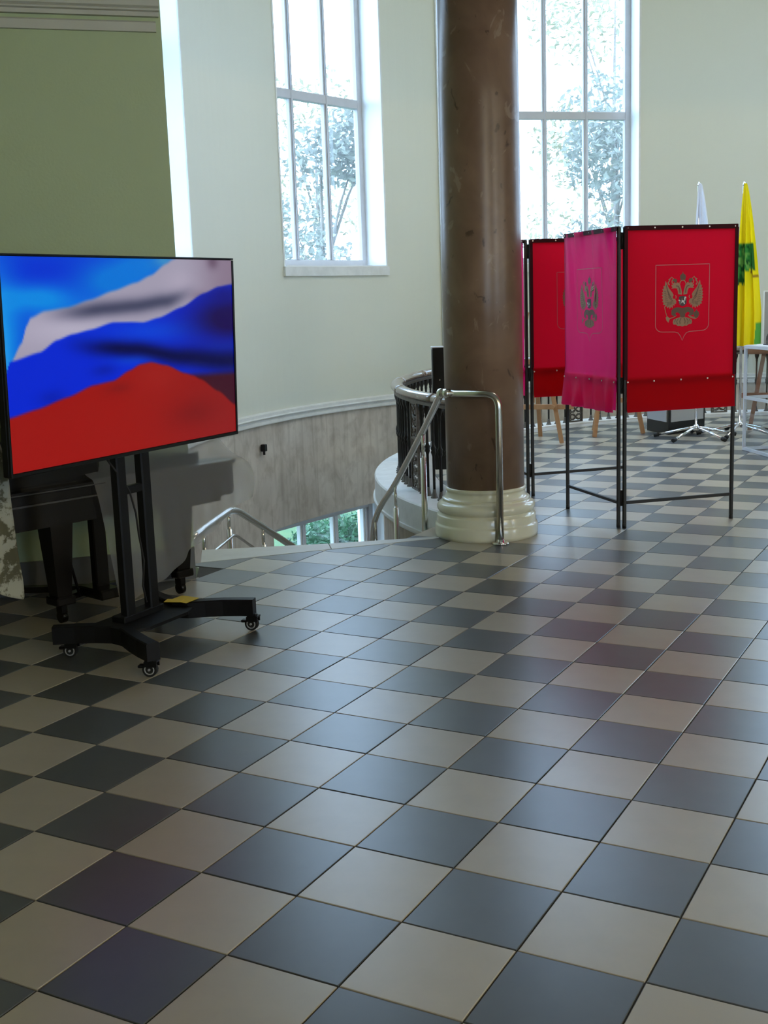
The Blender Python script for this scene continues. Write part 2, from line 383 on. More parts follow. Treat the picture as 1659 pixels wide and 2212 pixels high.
def clip_half(poly, p, n):               # keep (q-p).n >= 0
    out = []
    for i in range(len(poly)):
        a, b = poly[i], poly[(i+1) % len(poly)]
        da = (a[0]-p[0])*n[0]+(a[1]-p[1])*n[1]; db = (b[0]-p[0])*n[0]+(b[1]-p[1])*n[1]
        if da >= 0: out.append(a)
        if da*db < 0:
            t = da/(da-db); out.append((a[0]+(b[0]-a[0])*t, a[1]+(b[1]-a[1])*t))
    return out
def area(poly): return abs(sum(poly[i][0]*poly[(i+1) % len(poly)][1]-poly[(i+1) % len(poly)][0]*poly[i][1] for i in range(len(poly))))/2 if len(poly) > 2 else 0
RT = 3.70
disc = [pol(RT, k*5) for k in range(72)]
ln = (N_R[1]-N_L[1], -(N_R[0]-N_L[0])); ll = hypot(*ln); ln = (ln[0]/ll, ln[1]/ll)    # landing line normal, towards the hall
hn = (0.70711, -0.70711)
rowp = (-1.1, 5.1)
T = 0.30; G = 0.0022
def in_view(x, y):
    d = Vector((x, y, 0))-CAM; z = d.dot(_f)
    if z < .3: return None
    u, v = d.dot(_r)/z*2543.6, d.dot(_u)/z*2543.6
    return (u, v, z)
tiles = []
ctr_s = (O2[0]-P0[0])*.70711+(O2[1]-P0[1])*.70711          # the rotunda axis along the hall wall
def trim_tile(q, cx, cy):                 # the tile's outline cut to the floor it lies on
    rad = [hypot(x-O2[0], y-O2[1]) for x, y in q]
    s_al = (cx-P0[0])*.70711+(cy-P0[1])*.70711; near = 226 < math.degrees(atan2(cy-O2[1], cx-O2[0])) % 360 < 262
    if max(rad) < RT or (near and s_al >= 1.45 and max(rad) < 3.93): return q
    if near and s_al >= 1.45:
        if (cx-N_R[0])*ln[0]+(cy-N_R[1])*ln[1] > -.25: return q
        if min(rad) < 3.93:
            poly = q
            for k in range(72):
                p, p2 = pol(4.18, k*5), pol(4.18, k*5+5); poly = clip_half(poly, p, (-(p2[1]-p[1]), p2[0]-p[0]))
                if len(poly) < 3: break
            return poly
    hl = (cx-rowp[0])*hn[0]+(cy-rowp[1])*hn[1]
    if s_al < 0: poly = clip_half(q, P0, hn)
    elif s_al < 1.45: poly = clip_half(q, N_L, ln)
    elif hl > 0: return q
    else:
        poly = q
        for k in range(72):
            p, p2 = disc[k], disc[(k+1) % 72]; poly = clip_half(poly, p, (-(p2[1]-p[1]), p2[0]-p[0]))
            if len(poly) < 3: break
    if 0 <= s_al < .6 and len(poly) > 2 and (cx-P0[0])*hn[0]+(cy-P0[1])*hn[1] < -.05: poly = clip_half(poly, P0, (0.70711, 0.70711))
    return poly
for i in range(-34, 76):
    for j in range(-44, 76):
        cx, cy = (i+.5)*T, (j+.5)*T
        sa, da = (cx-P0[0])*.70711+(cy-P0[1])*.70711, (cx-P0[0])*hn[0]+(cy-P0[1])*hn[1]
        if da > 9.5 or sa < -6 or sa > 17.98: continue
        a, b, c, d = i*T+G, j*T+G, (i+1)*T-G, (j+1)*T-G
        q = [(a, b), (c, b), (c, d), (a, d)]
        if sa <= ctr_s: poly = trim_tile(q, cx, cy)
        else:                             # the far half of the hall mirrors the near one
            qm = [mirror(p) for p in q][::-1]; poly = trim_tile(qm, *mirror((cx, cy)))
            poly = q if poly is qm else [mirror(p) for p in poly][::-1]
        if len(poly) < 3 or area(poly) < 2e-4: continue
        iv = in_view(cx, cy)
        tiles.append(((area(poly)/iv[2]**3) if iv and abs(iv[0]) < 860 and abs(iv[1]) < 1130 else 0, poly, (i+j) % 2 == 0, poly is q, (cx, cy)))
tiles.sort(key=lambda t: -t[0])
def tile_mesh(mb, poly, z=0.0, c=(0, 0)):
    n = len(poly); m = (sum(p[0] for p in poly)/n, sum(p[1] for p in poly)/n); b = 0.0016
    def inset(p):
        dx, dy = m[0]-p[0], m[1]-p[1]; l = hypot(dx, dy) or 1; return (p[0]+dx/l*b*1.4, p[1]+dy/l*b*1.4)
    top = [inset(p) for p in poly]
    vs = [(x-c[0], y-c[1], z) for x, y in top]+[(x-c[0], y-c[1], z-b*.7) for x, y in poly]+[(x-c[0], y-c[1], z-.0055) for x, y in poly]
    fs = [tuple(range(n))]
    for k in range(2): fs += [(k*n+i, k*n+n+i, k*n+n+(i+1) % n, k*n+(i+1) % n) for i in range(n)]
    mb.add(vs, fs)
proto = {}
far = MB(); nsingle = 0
for w, poly, dark, full, c in tiles:
    mk = 'tile_dark' if dark else 'tile_light'
    if nsingle < 300 and w > 0:
        nsingle += 1
        if full and mk in proto:
            o = proto[mk].copy(); COL.objects.link(o)
        else:
            mb = MB(); tile_mesh(mb, poly, 0, c); o = mb.build('floor_tile', mk)
            if full: proto[mk] = o
        o.parent = floor; o.location = (c[0], c[1], random.uniform(-.0003, .0003))
        o.rotation_euler = (random.gauss(0, .0011), random.gauss(0, .0011), random.gauss(0, .0012))
    else:
        far.cur = 1 if dark else 0; tile_mesh(far, poly, random.uniform(-.0003, .0003))
o = far.build('floor_tile_field', ['tile_light_far', 'tile_dark_far'], floor, fix=False); o['kind'] = 'stuff'
mb = MB(); mb.sweep_arc([(3.705, -.004), (3.705, .001), (3.945, .001), (3.945, -.004)], O2, 228, 42, 80)
o = mb.build('floor_border', 'cement', floor)
# landing slabs at the head of the stairs
def lerp2(a, b, t): return (a[0]+(b[0]-a[0])*t, a[1]+(b[1]-a[1])*t)
for t0, t1 in ((0.003, 0.548), (0.552, 1.0)):
    q = [lerp2(N_L, N_R, t0), lerp2(N_L, N_R, t1), lerp2(F_L, F_R, t1), lerp2(F_L, F_R, t0)]
    if t1 == 1.0: q = [lerp2(N_L, N_R, t0), N_R, (-1.30, 4.80), (-1.345, 4.80), lerp2(F_L, F_R, t0)]
    mb = MB(); mb.prism(q, -.14, .002); mb.build('landing_slab', 'slab', floor)

# ---- curb round the stairwell
cb = MB()
cb.sweep_arc([(3.94, -.17), (3.94, .012), (3.955, .02), (4.205, .02), (4.215, .01), (4.215, -.165)], O2, 244.5, 27, 96)
cb.sweep_arc([(4.16, -.205), (4.16, -.165), (4.232, -.165), (4.232, -.185), (4.215, -.205)], O2, 244.5, 27, 96)
o = cb.build('stair_curb', 'trimwhite'); struct(o, 'white painted curb under the balustrade')
mb = MB(); mb.sweep_arc([(3.98, LOW), (3.98, -.17), (4.14, -.17), (4.14, LOW)], O2, 246, 27, 72)
o = mb.build('wall_stairwell', 'concrete'); struct(o, 'inner stairwell wall under the curb')

# ---- rotunda wall with window openings
WIN = [205.6, 169.6, 133.7, 97.7, 61.7]; HW = 8.45
Z_SILL, Z_HEAD, Z_LH, Z_LS = 1.80, 7.45, -0.955, -2.75
MOULD = 0.21
def wall_span(mb, a0, a1, z0, z1, ri=R_IN, ro=R_OUT, rev=1):
    n = max(2, int(abs(a1-a0)/1.2)); vs = []; fs = []
    for i in range(n+1):
        a = a0+(a1-a0)*i/n; p, q = pol(ri, a), pol(ro, a)
        vs += [(*p, z0), (*p, z1), (*q, z1), (*q, z0)]
    o = len(mb.v); mb.v += vs
    def face(f, m, s=False): mb.f.append([o+k for k in f]); mb.mi.append(m); mb.sm.append(s)
    for i in range(n):
        a, b = i*4, i*4+4
        face((a, b, b+1, a+1), 0, False); face((a+1, b+1, b+2, a+2), rev); face((a+2, b+2, b+3, a+3), 2); face((a+3, b+3, b, a), rev)
    face((0, 1, 2, 3), rev); e = n*4; face((e, e+3, e+2, e+1), rev)
wu, wl = MB(), MB()
edges = [225.6] + [x for w in WIN for x in (w+HW, w-HW)] + [44.4]
for k in range(0, len(edges), 2):
    wall_span(wu, edges[k], edges[k+1], MOULD, 8.0)
LOFF, HWL = 3.2, 9.9                      # the stairwell windows sit a little further round and are wider
el = [225.6] + [x for w in WIN[1:] for x in (w+LOFF+HWL, w+LOFF-HWL)] + [44.4]
for k in range(0, len(el), 2): wall_span(wl, el[k], el[k+1], LOW, MOULD)
for w in WIN:
    wall_span(wu, w+HW, w-HW, MOULD, Z_SILL); wall_span(wu, w+HW, w-HW, Z_HEAD, 8.0)
for w in WIN[1:]:
    wall_span(wl, w+LOFF+HWL, w+LOFF-HWL, Z_LH, MOULD); wall_span(wl, w+LOFF+HWL, w+LOFF-HWL, LOW, Z_LS)
o = wu.build('wall_back', ['mint', 'white', 'trimwhite'], fix=False); struct(o, 'curved pale mint wall of the rotunda')
o = wl.build('wall_lower', ['concrete', 'white', 'trimwhite'], fix=False); struct(o, 'stained bare concrete wall of the stairwell')
mb = MB()
mb.sweep_arc([(R_IN+.01, .205), (5.925, .205), (5.915, .215), (5.915, .245), (5.925, .25), (5.925, .262), (5.90, .275), (5.895, .285), (5.905, .295), (5.905, .325), (5.93, .335), (R_IN+.01, .34)], O2, 225.6, 44.4, 110)
o = mb.build('trim_1', 'trimwhite'); struct(o, 'white moulding along the curved wall above the bare concrete')

# ---- windows
def window(name, deg, lower=False):
    th = radians(deg); n = Vector((cos(th), sin(th), 0)); u = Vector((-sin(th), cos(th), 0)); D = 6.06 if lower else 6.25
    c0 = Vector((O2[0], O2[1], 0))+n*D
    root = empty(name, tuple(c0), 0, None, None, None, 'structure')
    root['label'] = ('lower stairwell' if lower else 'tall white-framed') + ' window in the curved wall'
    def bar(nm, u0, u1, z0, z1, d0=-.035, d1=.035, m='frame', par=root):
        mb = MB(); c = u*((u0+u1)/2)+n*((d0+d1)/2)+Vector((0, 0, (z0+z1)/2))
        mb.bbox(c, (u1-u0, d1-d0, z1-z0), th+pi/2, .006)
        return mb.build(nm, m, par)
    W = 1.0 if lower else .90; zb, zt = (Z_LS+.05, Z_LH) if lower else (1.87, Z_HEAD)
    bars = [-.87, -.273, .333] if lower else [-.29, .29]; trs = [] if lower else [3.735, 5.60]
    bar('side_frame', -W-.03, -W+.055, zb, zt); bar('side_frame', W-.055, W+.03, zb, zt)
    bar('bottom_frame', -W+.055, W-.055, zb, zb+.075); bar('top_frame', -W+.055, W-.055, zt-.07, zt)
    for b in bars:
        bar('mullion', b-.030, b+.036, zb+.075, zt-.07, -.03, .03, 'white' if lower else 'frame')
        bar('mullion_bead', b-.013, b+.013, zb+.075, zt-.07, -.048, -.03)
    for t in trs: bar('transom', -W+.055, W-.055, t-.05, t+.05, -.04, .04)
    zs = [zb+.075]+[z for t in trs for z in (t-.05, t+.05)]+[zt-.07]
    us = [-W+.055]+[z for b in bars for z in (b-.036, b+.036)]+[W-.055]
    for a in range(0, len(zs), 2):
        for b in range(0, len(us), 2): bar('pane', us[b], us[b+1], zs[a], zs[a+1], .006, .012, 'glass_clean' if lower else 'glass')
    if lower:
        for b in bars:                                       # the lower windows have doubled lights with a wide post between
            bar('window_post', b-.088, b-.030, zb+.075, zt-.07, -.01, .03, 'frame')
        return root
    mb = MB()                                                # sill board from the frame to the room face
    a0 = [pol(R_IN-.02, deg+HW-.15-k*(2*HW-.3)/8) for k in range(9)]
    b0, b1 = c0-u*.87-n*.02, c0+u*.87-n*.02
    poly = [(x-c0.x, y-c0.y) for x, y in a0]+[(b0.x-c0.x, b0.y-c0.y), (b1.x-c0.x, b1.y-c0.y)]
    mb.prism(poly, Z_SILL+.002, 1.868); mb.build('window_sill', 'white', root)
    mb = MB(); mb.sweep_arc([(R_IN-.028, Z_SILL-.045), (R_IN-.028, Z_SILL+.055), (R_IN+.01, Z_SILL+.055), (R_IN+.01, Z_SILL-.045)], (O2[0]-c0.x, O2[1]-c0.y), deg+HW+.3, deg-HW-.3, 12)
    mb.build('sill_edge', 'trimwhite', root)
    for s in (-1, 1):                                        # thin raised border down the sides of the opening
        mb = MB(); a = deg-s*(HW+.12)
        mb.sweep_arc([(R_IN-.006, Z_SILL+.055), (R_IN-.006, Z_HEAD), (R_IN+.005, Z_HEAD), (R_IN+.005, Z_SILL+.055)], (O2[0]-c0.x, O2[1]-c0.y), a-.12, a+.12, 1)
        mb.build('opening_edge', 'trimwhite', root)
    return root
for k, a in enumerate(WIN): window('window_%d' % (k+1), a)
for k, a in enumerate(WIN[1:]): window('window_%d' % (k+6), a+LOFF, True)

# ---- hall walls, ceilings, lower floor
mb = MB(); mb.prism([hall(-6, 0), hall(0, 0), hall(0, -2.3), hall(-.6, -2.3), hall(-.6, -.5), hall(-6, -.5)], LOW, 8.0)
o = mb.build('wall_left', 'sage'); struct(o, 'dim sage green wall of the hall behind the television')
mb = MB(); mb.prism([hall(11.98, 0), hall(17.98, 0), hall(17.98, -.5), hall(12.6, -.5), hall(12.6, -2.3), hall(11.98, -2.3)], LOW, 8.0)
o = mb.build('wall_right', 'sage'); struct(o, 'sage green hall wall beyond the rotunda')
mb = MB()
for s0, s1, z0, z1 in ((-6, 17.98, -.1, .9), (-6, 17.98, 2.7, 3.6), (-6, 0, .9, 2.7), (2, 5, .9, 2.7), (7, 10, .9, 2.7), (12, 17.98, .9, 2.7)):
    mb.prism([hall(s0, 9.5), hall(s1, 9.5), hall(s1, 9.8), hall(s0, 9.8)], z0, z1)
o = mb.build('wall_front', 'sage'); struct(o, 'entrance wall behind the camera')
mb = MB(); mb.prism([hall(-6.3, -.5), hall(-6, -.5), hall(-6, 9.8), hall(-6.3, 9.8)], -.1, 3.6); mb.prism([hall(17.98, -.5), hall(18.3, -.5), hall(18.3, 9.8), hall(17.98, 9.8)], -.1, 3.6)
o = mb.build('wall_side', 'sage'); struct(o, 'end walls of the entrance hall')
mb = MB(); mb.prism([hall(-6.3, -.2), hall(18.3, -.2), hall(18.3, 9.8), hall(-6.3, 9.8)], 3.6, 3.8)
o = mb.build('ceiling', 'ceiling'); struct(o, 'ceiling of the entrance hall')
mb = MB(); mb.prism([hall(-1, -.15), hall(13, -.15), hall(13, -.75), hall(-1, -.75)], 3.5, 8.0)
o = mb.build('wall_beam', 'cornice'); struct(o, 'beam and wall carried by the columns')
mb = MB(); mb.prism([pol(6.5, k*6) for k in range(60)], 8.0, 8.2)
o = mb.build('ceiling_rotunda', 'ceiling'); struct(o, 'ceiling of the rotunda')
mb = MB(); mb.prism([pol(5.96, k*6) for k in range(60)], LOW-.1, LOW)
o = mb.build('floor_lower', 'stone_step'); struct(o, 'lower landing at the foot of the stairs')
# skirting and cornice on the hall wall
mb = MB(); mb.prism([hall(-6, 0), hall(-.002, 0), hall(-.002, .018), hall(-6, .018)], 0, .17)
mb.prism([hall(-6, 0), hall(-.002, 0), hall(-.002, .024), hall(-6, .024)], .16, .176)
o = mb.build('baseboard_left', 'skirting'); struct(o, 'dark grey skirting below the sage wall')
def along(mb, prof, s0, s1):             # profile of (d, z) run along the hall wall
    m = len(prof); vs = [(*hall(s, d), z) for s in (s0, s1) for d, z in prof]
    mb.add(vs, [(k, (k+1) % m, m+(k+1) % m, m+k) for k in range(m)]+[tuple(range(m-1, -1, -1)), tuple(range(m, 2*m))])
mb = MB()
along(mb, [(-.01, 2.853), (.022, 2.853), (.022, 2.897), (.014, 2.905), (-.01, 2.905)], -6, -.028)
along(mb, [(-.01, 2.925), (.03, 2.925), (.034, 2.945), (.05, 2.95), (.05, 2.957), (.044, 2.962), (.056, 2.97), (.062, 3.01), (.07, 3.018), (-.01, 3.02)], -6, -.012)
along(mb, [(-.01, 3.02), (.085, 3.024), (.10, 3.045), (.13, 3.06), (.13, 3.075), (.15, 3.12), (.22, 3.2), (.30, 3.24), (.30, 3.32), (-.01, 3.33)], -6, -.04)
o = mb.build('trim_2', 'cornice'); struct(o, 'moulded cornice on the sage hall wall')

# ---- stairs going down
stair = empty('staircase', (0, 0, 0), 0, 'curved stone staircase going down beside the curved wall', None, None, 'structure')
for k in range(1, 20):
    a = 237.5-3.1*k; mb = MB()
    mb.sweep_arc([(4.15, -.165*k-.2), (4.15, -.165*k), (5.94, -.165*k), (5.94, -.165*k-.2)], O2, a+(3.1 if k > 1 else 9), a-.35, 3)
    mb.build('step', 'stone_step', stair)

# ---- column
CC = (-1.09, 5.02)
column = empty('marble_column', (*CC, 0), 0, 'round brown marble column on a cream moulded base', 'column', None, 'thing')
mb = MB()
prof = [(.322, 0), (.324, .02), (.323, .072), (.319, .080), (.312, .084), (.311, .090), (.311, .132), (.307, .139), (.300, .142), (.301, .148)]
prof += [(.272+.036*cos(a), .185+.036*sin(a)) for a in [(-pi/2+k*pi/10) for k in range(1, 10)]]
prof += [(.270, .226), (.274, .232), (.274, .240)] + [(.246+.026*(1-sin(k*pi/12)), .240+.045*(1-cos(k*pi/12))) for k in range(0, 7)] + [(.250, .287), (.253, .295), (.252, .306), (.246, .31)]
mb.lathe(prof, n=48); mb.build('column_base', 'cream', column)
mb = MB(); mb.lathe([(.243, .309), (.243, 1.5), (.240, 2.6), (.236, 3.5)], n=56); mb.build('shaft', 'marble', column)

# ---- exterior ground
mb = MB(); mb.prism([(-60, -10), (30, -10), (30, 70), (-60, 70)], -3.5, -3.3)
o = mb.build('ground', 'lawn'); struct(o, 'green lawn outside the windows')
# ================================================================ THINGS
# ---- balustrade
BR = 4.0
bal = empty('balustrade', (0, 0, 0), 0, 'curved balustrade with black iron balusters and polished brown rail around the stairwell', 'balustrade')
mb = MB()
prof = [(BR-.050, .742), (BR-.054, .752), (BR-.050, .772), (BR-.036, .785), (BR-.012, .792), (BR+.012, .792), (BR+.036, .785), (BR+.050, .772), (BR+.054, .752), (BR+.050, .742), (BR+.034, .735), (BR-.034, .735)]
for a0, a1 in [(243-k*13.6, 243-(k+1)*13.6+.12) for k in range(16)]: mb.sweep_arc(prof, O2, a0, a1, 12, True)
mb.build('handrail', 'railwood', bal)
mb = MB(); mb.sweep_arc([(BR-.028, .700), (BR-.028, .722), (BR-.020, .735), (BR+.020, .735), (BR+.028, .722), (BR+.028, .700)], O2, 243, 27, 160)
mb.build('lower_rail', 'orna', bal)
def baluster_bm():
    mb = MB()
    mb.lathe([(.0105, .06), (.0105, .33), (.015, .345), (.021, .36), (.017, .375), (.022, .39), (.015, .405), (.0105, .42), (.0105, .60), (.014, .615), (.0125, .63), (.026, .672), (.026, .70)], n=7)
    return mb
def collar_bm():
    mb = MB(); mb.lathe([(.030, .018), (.030, .026), (.023, .034), (.017, .055), (.0135, .07), (.0135, .085)], n=8); return mb
pb = baluster_bm().build('baluster', 'black_iron', bal); pc = collar_bm().build('baluster_collar', 'collar', pb)
panels = [222.3, 197.3, 172.4, 147.3, 120.6, 95.6, 70.6, 45.6]
first = True
a = 242.3
while a > 28:
    if all(abs(a-p) > 1.6 for p in panels):
        x, y = pol(BR, a)
        if first: pb.location = (x, y, 0); pb.rotation_euler = (0, 0, radians(a)); first = False
        else:
            c = copy_part(pb, bal, (x, y, 0), radians(a)); copy_part(pc, c)
    a -= 1.752
def ring_pts(cx, cz, r, n=12, sx=1.0): return [(cx+r*sx*cos(2*pi*k/n), 0, cz+r*sin(2*pi*k/n)) for k in range(n)]
mb = MB()
for x in (-.088, .088): mb.box((x, 0, .36), (.016, .022, .68))
for z in (.028, .30, .42, .692): mb.box((0, 0, z), (.19, .02, .016))
mb.tube(ring_pts(0, .36, .048), .008, 6, True); mb.tube(ring_pts(0, .36, .024, 8), .007, 6, True)
for z0, z1 in ((.036, .292), (.428, .684)):
    h = (z1-z0)/3
    for k in range(3):
        zc = z0+h*(k+.5)
        mb.tube(ring_pts(-.038, zc, .033, 10), .007, 5, True); mb.tube(ring_pts(.038, zc, .033, 10), .007, 5, True)
        mb.tube([(-.078, 0, zc-h*.5), (0, 0, zc), (.078, 0, zc+h*.5)], .006, 5); mb.tube([(-.078, 0, zc+h*.5), (0, 0, zc), (.078, 0, zc-h*.5)], .006, 5)
        mb.lathe([(.003, -.014), (.015, 0), (.003, .014)], (0, 0, zc), 6)
pp = None
for p in panels:
    x, y = pol(BR, p)
    if pp is None: pp = mb.build('ornamental_panel', 'orna', bal); pp.location = (x, y, 0); pp.rotation_euler = (0, 0, radians(p)+pi/2)
    else: copy_part(pp, bal, (x, y, 0), radians(p)+pi/2)

# ---- stainless handrail by the column
hr = empty('stair_handrail', (-.875, 4.738, 0), 0, 'stainless steel handrail bent around the front of the marble column', 'handrail')
OX, OY = -.875, 4.738
path = rounded([(0, 0, .012), (0, 0, .905), (-1.25-OX, 4.742-OY, .907)], .085, 7)
mb = MB(); mb.tube(path, .0215, 14); mb.build('rail_loop', 'steel', hr)
pts = [(-1.25, 4.742, .907), (-1.61, 5.20, .615), (-2.075, 5.665, .175), (-2.29, 5.86, -.01), (-2.43, 6.0, -.15), (-2.50, 6.07, -.30), (-2.53, 6.10, -.62)]
P = [Vector(p) for p in pts]; sm = []
for i in range(len(P)-1):
    a, b, c, d = P[max(i-1, 0)], P[i], P[i+1], P[min(i+2, len(P)-1)]
    for k in range(6):
        t = k/6; sm.append(.5*((2*b)+(c-a)*t+(2*a-5*b+4*c-d)*t*t+(3*b-a-3*c+d)*t**3))
sm.append(P[-1])
mb = MB(); mb.tube([p-Vector((OX, OY, 0)) for p in sm], .0215, 14); mb.build('sloping_rail', 'steel', hr)
mb = MB(); mb.tube([(-1.25-OX+.06, 4.742-OY, .907), (-1.25-OX+.01, 4.742-OY+.002, .907)], .027, 14)
mb.lathe([(.004, -.03), (.02, -.024), (.029, -.008), (.029, .008), (.02, .024), (.004, .03)], (-1.25-OX, 4.742-OY, .907), 14)
mb.build('elbow_joint', 'chrome', hr)
mb = MB(); mb.lathe([(.052, .001), (.052, .008), (.044, .013), (.028, .014), (.024, .03)], n=20); mb.build('floor_flange', 'chrome', hr)
for x, y, zt, zb in ((-1.615, 5.205, .60, -.5), (-2.08, 5.67, .155, -1.0), (-2.445, 6.015, -.18, -1.2)):
    mb = MB(); mb.cyl((x-OX, y-OY, zb), (x-OX, y-OY, zt-.16), .0205, 12); mb.cyl((x-OX, y-OY, zt-.17), (x-OX, y-OY, zt), .011, 10)
    mb.build('post', 'steel', hr)

# ---- far handrail of the stairs, at the outer wall
lr = empty('stair_handrail', (-3.208, 5.245, -.8), 0, 'stainless handrail with a low second bar on the wall side of the stairs', 'handrail')
def L(p): return (p[0]+3.208, p[1]-5.245, p[2]+.8)
mb = MB(); mb.tube([L(p) for p in rounded([(-2.99, 4.45, -.06), (-3.037, 4.623, -.035), (-3.208, 5.245, .006), (-3.23, 5.598, -.184), (-3.222, 6.085, -.475), (-3.21, 6.30, -.62)], .12)], .026, 12); mb.build('rail', 'steel', lr)
mb = MB(); mb.tube([L(p) for p in rounded([(-3.06, 4.65, -.29), (-3.103, 4.825, -.235), (-3.208, 5.245, -.19), (-3.25, 5.583, -.385), (-3.25, 5.8, -.52)], .06)], .011, 8); mb.build('low_bar', 'steel', lr)
for x, y, z in ((-3.055, 4.674, -.05), (-3.215, 5.19, -.01), (-3.237, 5.653, -.22), (-3.222, 6.085, -.475)):
    mb = MB(); mb.cyl(L((x, y, z-1.0)), L((x, y, z-.13)), .022, 12); mb.cyl(L((x, y, z-.14)), L((x, y, z)), .013, 8)
    mb.build('post', 'steel', lr)

# ---- small fittings on the wall
x, y = pol(R_IN-.03, 184.4)
t = empty('wall_bracket', (x, y, -.07), radians(184.4), 'small black bracket box fixed to the stained concrete wall', 'bracket')
mb = MB(); mb.bbox((-.01, 0, .045), (.055, .055, .075), 0, .006); mb.build('box_body', 'black_plastic', t)
mb = MB(); mb.cyl((-.01, 0, -.03), (-.01, 0, .012), .013, 10); mb.build('spout', 'black_plastic', t)
x, y = pol(R_IN-.016, 152.75)
mb = MB(); mb.cyl((0, 0, .34), (0, 0, 7.9), .014, 10); o = mb.build('wall_conduit', 'conduit'); o.location = (x, y, 0)
tag(o, 'thin white conduit running up the green wall behind the column', 'conduit')

# ---- television
TVX, TVY, TVZ, TW, TH = -1.432, 2.165, 1.281, 1.45, .822
tv = empty('television', (TVX, TVY, TVZ), pi/2, 'large flat television showing a waving white, blue and red flag', 'television')
tv.rotation_euler = (radians(-1.9)*-1, 0, pi/2)
mb = MB(); mb.bbox((0, .022, 0), (TW, .036, TH), 0, .005); mb.build('cabinet', 'black_plastic', tv)
mb = MB()
for z in (-TH/2+.007, TH/2-.004): mb.bbox((0, .0, z), (TW, .014, .014 if z < 0 else .008), 0, .002)
for x in (-TW/2+.005, TW/2-.005): mb.bbox((x, .0, 0), (.01, .014, TH-.02), 0, .002)
mb.build('bezel', 'black_plastic', tv)
mb = MB(); mb.bbox((0, .055, -.1), (.62, .04, .42), 0, .01); mb.build('rear_housing', 'black_plastic', tv)
def interp(t, pts):
    if t <= pts[0][0]: return pts[0][1]
    for (a, b), (c, d) in zip(pts, pts[1:]):
        if t <= c:
            k = (t-a)/(c-a); k = k*k*(3-2*k)*.5+k*.5; return b+(d-b)*k
    return pts[-1][1]
def sm(e0, e1, x):
    t = max(0, min(1, (x-e0)/(e1-e0))); return t*t*(3-2*t)
def lin(c): return tuple((v/255/12.92 if v/255 <= .04045 else ((v/255+.055)/1.055)**2.4) for v in c)
def mix(a, b, t): return tuple(p+(q-p)*t for p, q in zip(a, b))
TOP = [(0, .545), (.02, .48), (.06, .397), (.083, .315), (.098, .282), (.149, .253), (.236, .239), (.327, .205), (.423, .163), (.523, .123), (.593, .085), (.666, .025), (.70, 0), (1, -.3)]
WB = [(0, .50), (.019, .478), (.124, .445), (.188, .394), (.248, .37), (.321, .353), (.417, .322), (.49, .325), (.549, .33), (.62, .31), (.731, .259), (.848, .185), (.929, .149), (.996, .137)]
BRD = [(0, .737), (.1, .712), (.217, .673), (.322, .629), (.405, .618), (.479, .573), (.527, .547), (.576, .541), (.646, .565), (.74, .621), (.778, .638), (.816, .664), (.909, .746), (1, .84)]
MAR = [(.70, .60), (.748, .626), (.873, .636), (1, .642)]
BAND = [(0, .45), (.199, .416), (.348, .445), (.51, .467), (.721, .53), (.956, .575), (1, .58)]
GREY = [(0, .30), (.148, .272), (.264, .265), (.388, .252), (.519, .243), (.659, .222), (.8, .17), (1, .08)]
def screen_color(u, v):
    g = lambda a, b, sa, sb: exp(-((u-a)/sa)**2-((v-b)/sb)**2)
    sky = mix((0, 62, 210), (0, 48, 205), g(.16, .07, .2, .08)); sky = mix(sky, (8, 132, 222), min(1, g(.124, .19, .13, .06)+g(0, .42, .06, .35)+g(.30, .30, .2, .10)*.8))
    sky = mix(sky, (0, 112, 212), min(1, g(.40, .12, .12, .10)+g(.55, .04, .12, .1))); sky = mix(sky, (70, 150, 190), g(.66, .0, .06, .06)*.8)
    sky = mix(sky, (60, 165, 235), .5*g(0, .5, .02, .3))
    w = mix((158, 152, 172), (176, 170, 190), g(.25, .34, .2, .08)); w = mix(w, (64, 66, 92), .95*exp(-((v-interp(u, GREY))/.040)**2)*sm(.10, .36, u)*(1-sm(.66, .84, u)))
    w = mix(w, (128, 108, 128), .8*sm(.72, 1, u)); w = mix(w, (92, 70, 92), .75*g(.90, .01, .03, .04)+.35*g(.83, .2, .05, .03)); w = mix(w, (176, 166, 186), .5*g(.73, .12, .07, .07))
    b = mix((0, 36, 206), (0, 62, 214), min(1, g(.62, .38, .25, .06)+g(.5, .52, .1, .03)+.5*g(.95, .50, .1, .05)))
    b = mix(b, (0, 0, 66), .97*exp(-((v-interp(u, BAND))/(.042+.03*sm(.5, 1, u)))**2)*sm(.18, .45, u)); b = mix(b, (22, 0, 78), min(1, 1.25*g(1.0, .33, .22, .13))); b = mix(b, (14, 10, 120), .8*g(.96, .2, .1, .06))
    b = mix(b, (0, 20, 150), .6*g(.37, .56, .05, .03)+.5*g(.16, .67, .05, .04))
    r = mix((150, 17, 14), (138, 20, 22), sm(.4, 1, u)); r = mix(r, (112, 14, 18), .6*g(.78, .85, .12, .08)+.5*g(.43, .66, .06, .03)); r = mix(r, (152, 24, 22), g(.60, .62, .1, .08))
    c = mix(sky, w, sm(-.012, .012, v-interp(u, TOP))); 
    if v > interp(u, TOP)-.02: c = mix(c, b, sm(-.009, .009, v-interp(u, WB)))
    mr = sm(-.02, .03, v-interp(u, MAR))*sm(.70, .80, u); b2 = mix(c, (58, 10, 34), mr)
    c = mix(b2, r, sm(-.010, .012, v-interp(u, BRD)))
    return lin(c)
def printed(o, fn):
    me = o.data; at = me.color_attributes.new('print', 'FLOAT_COLOR', 'POINT')
    buf = []
    for q in fn: buf += [*q, 1.0]
    at.data.foreach_set('color', buf)
mb = MB(); NU, NV = 210, 120; SW, SH = TW-.022, TH-.026
grid(mb, NU, NV, lambda u, v: (-SW/2+SW*u, -.001, SH/2-SH*v+.003), True)
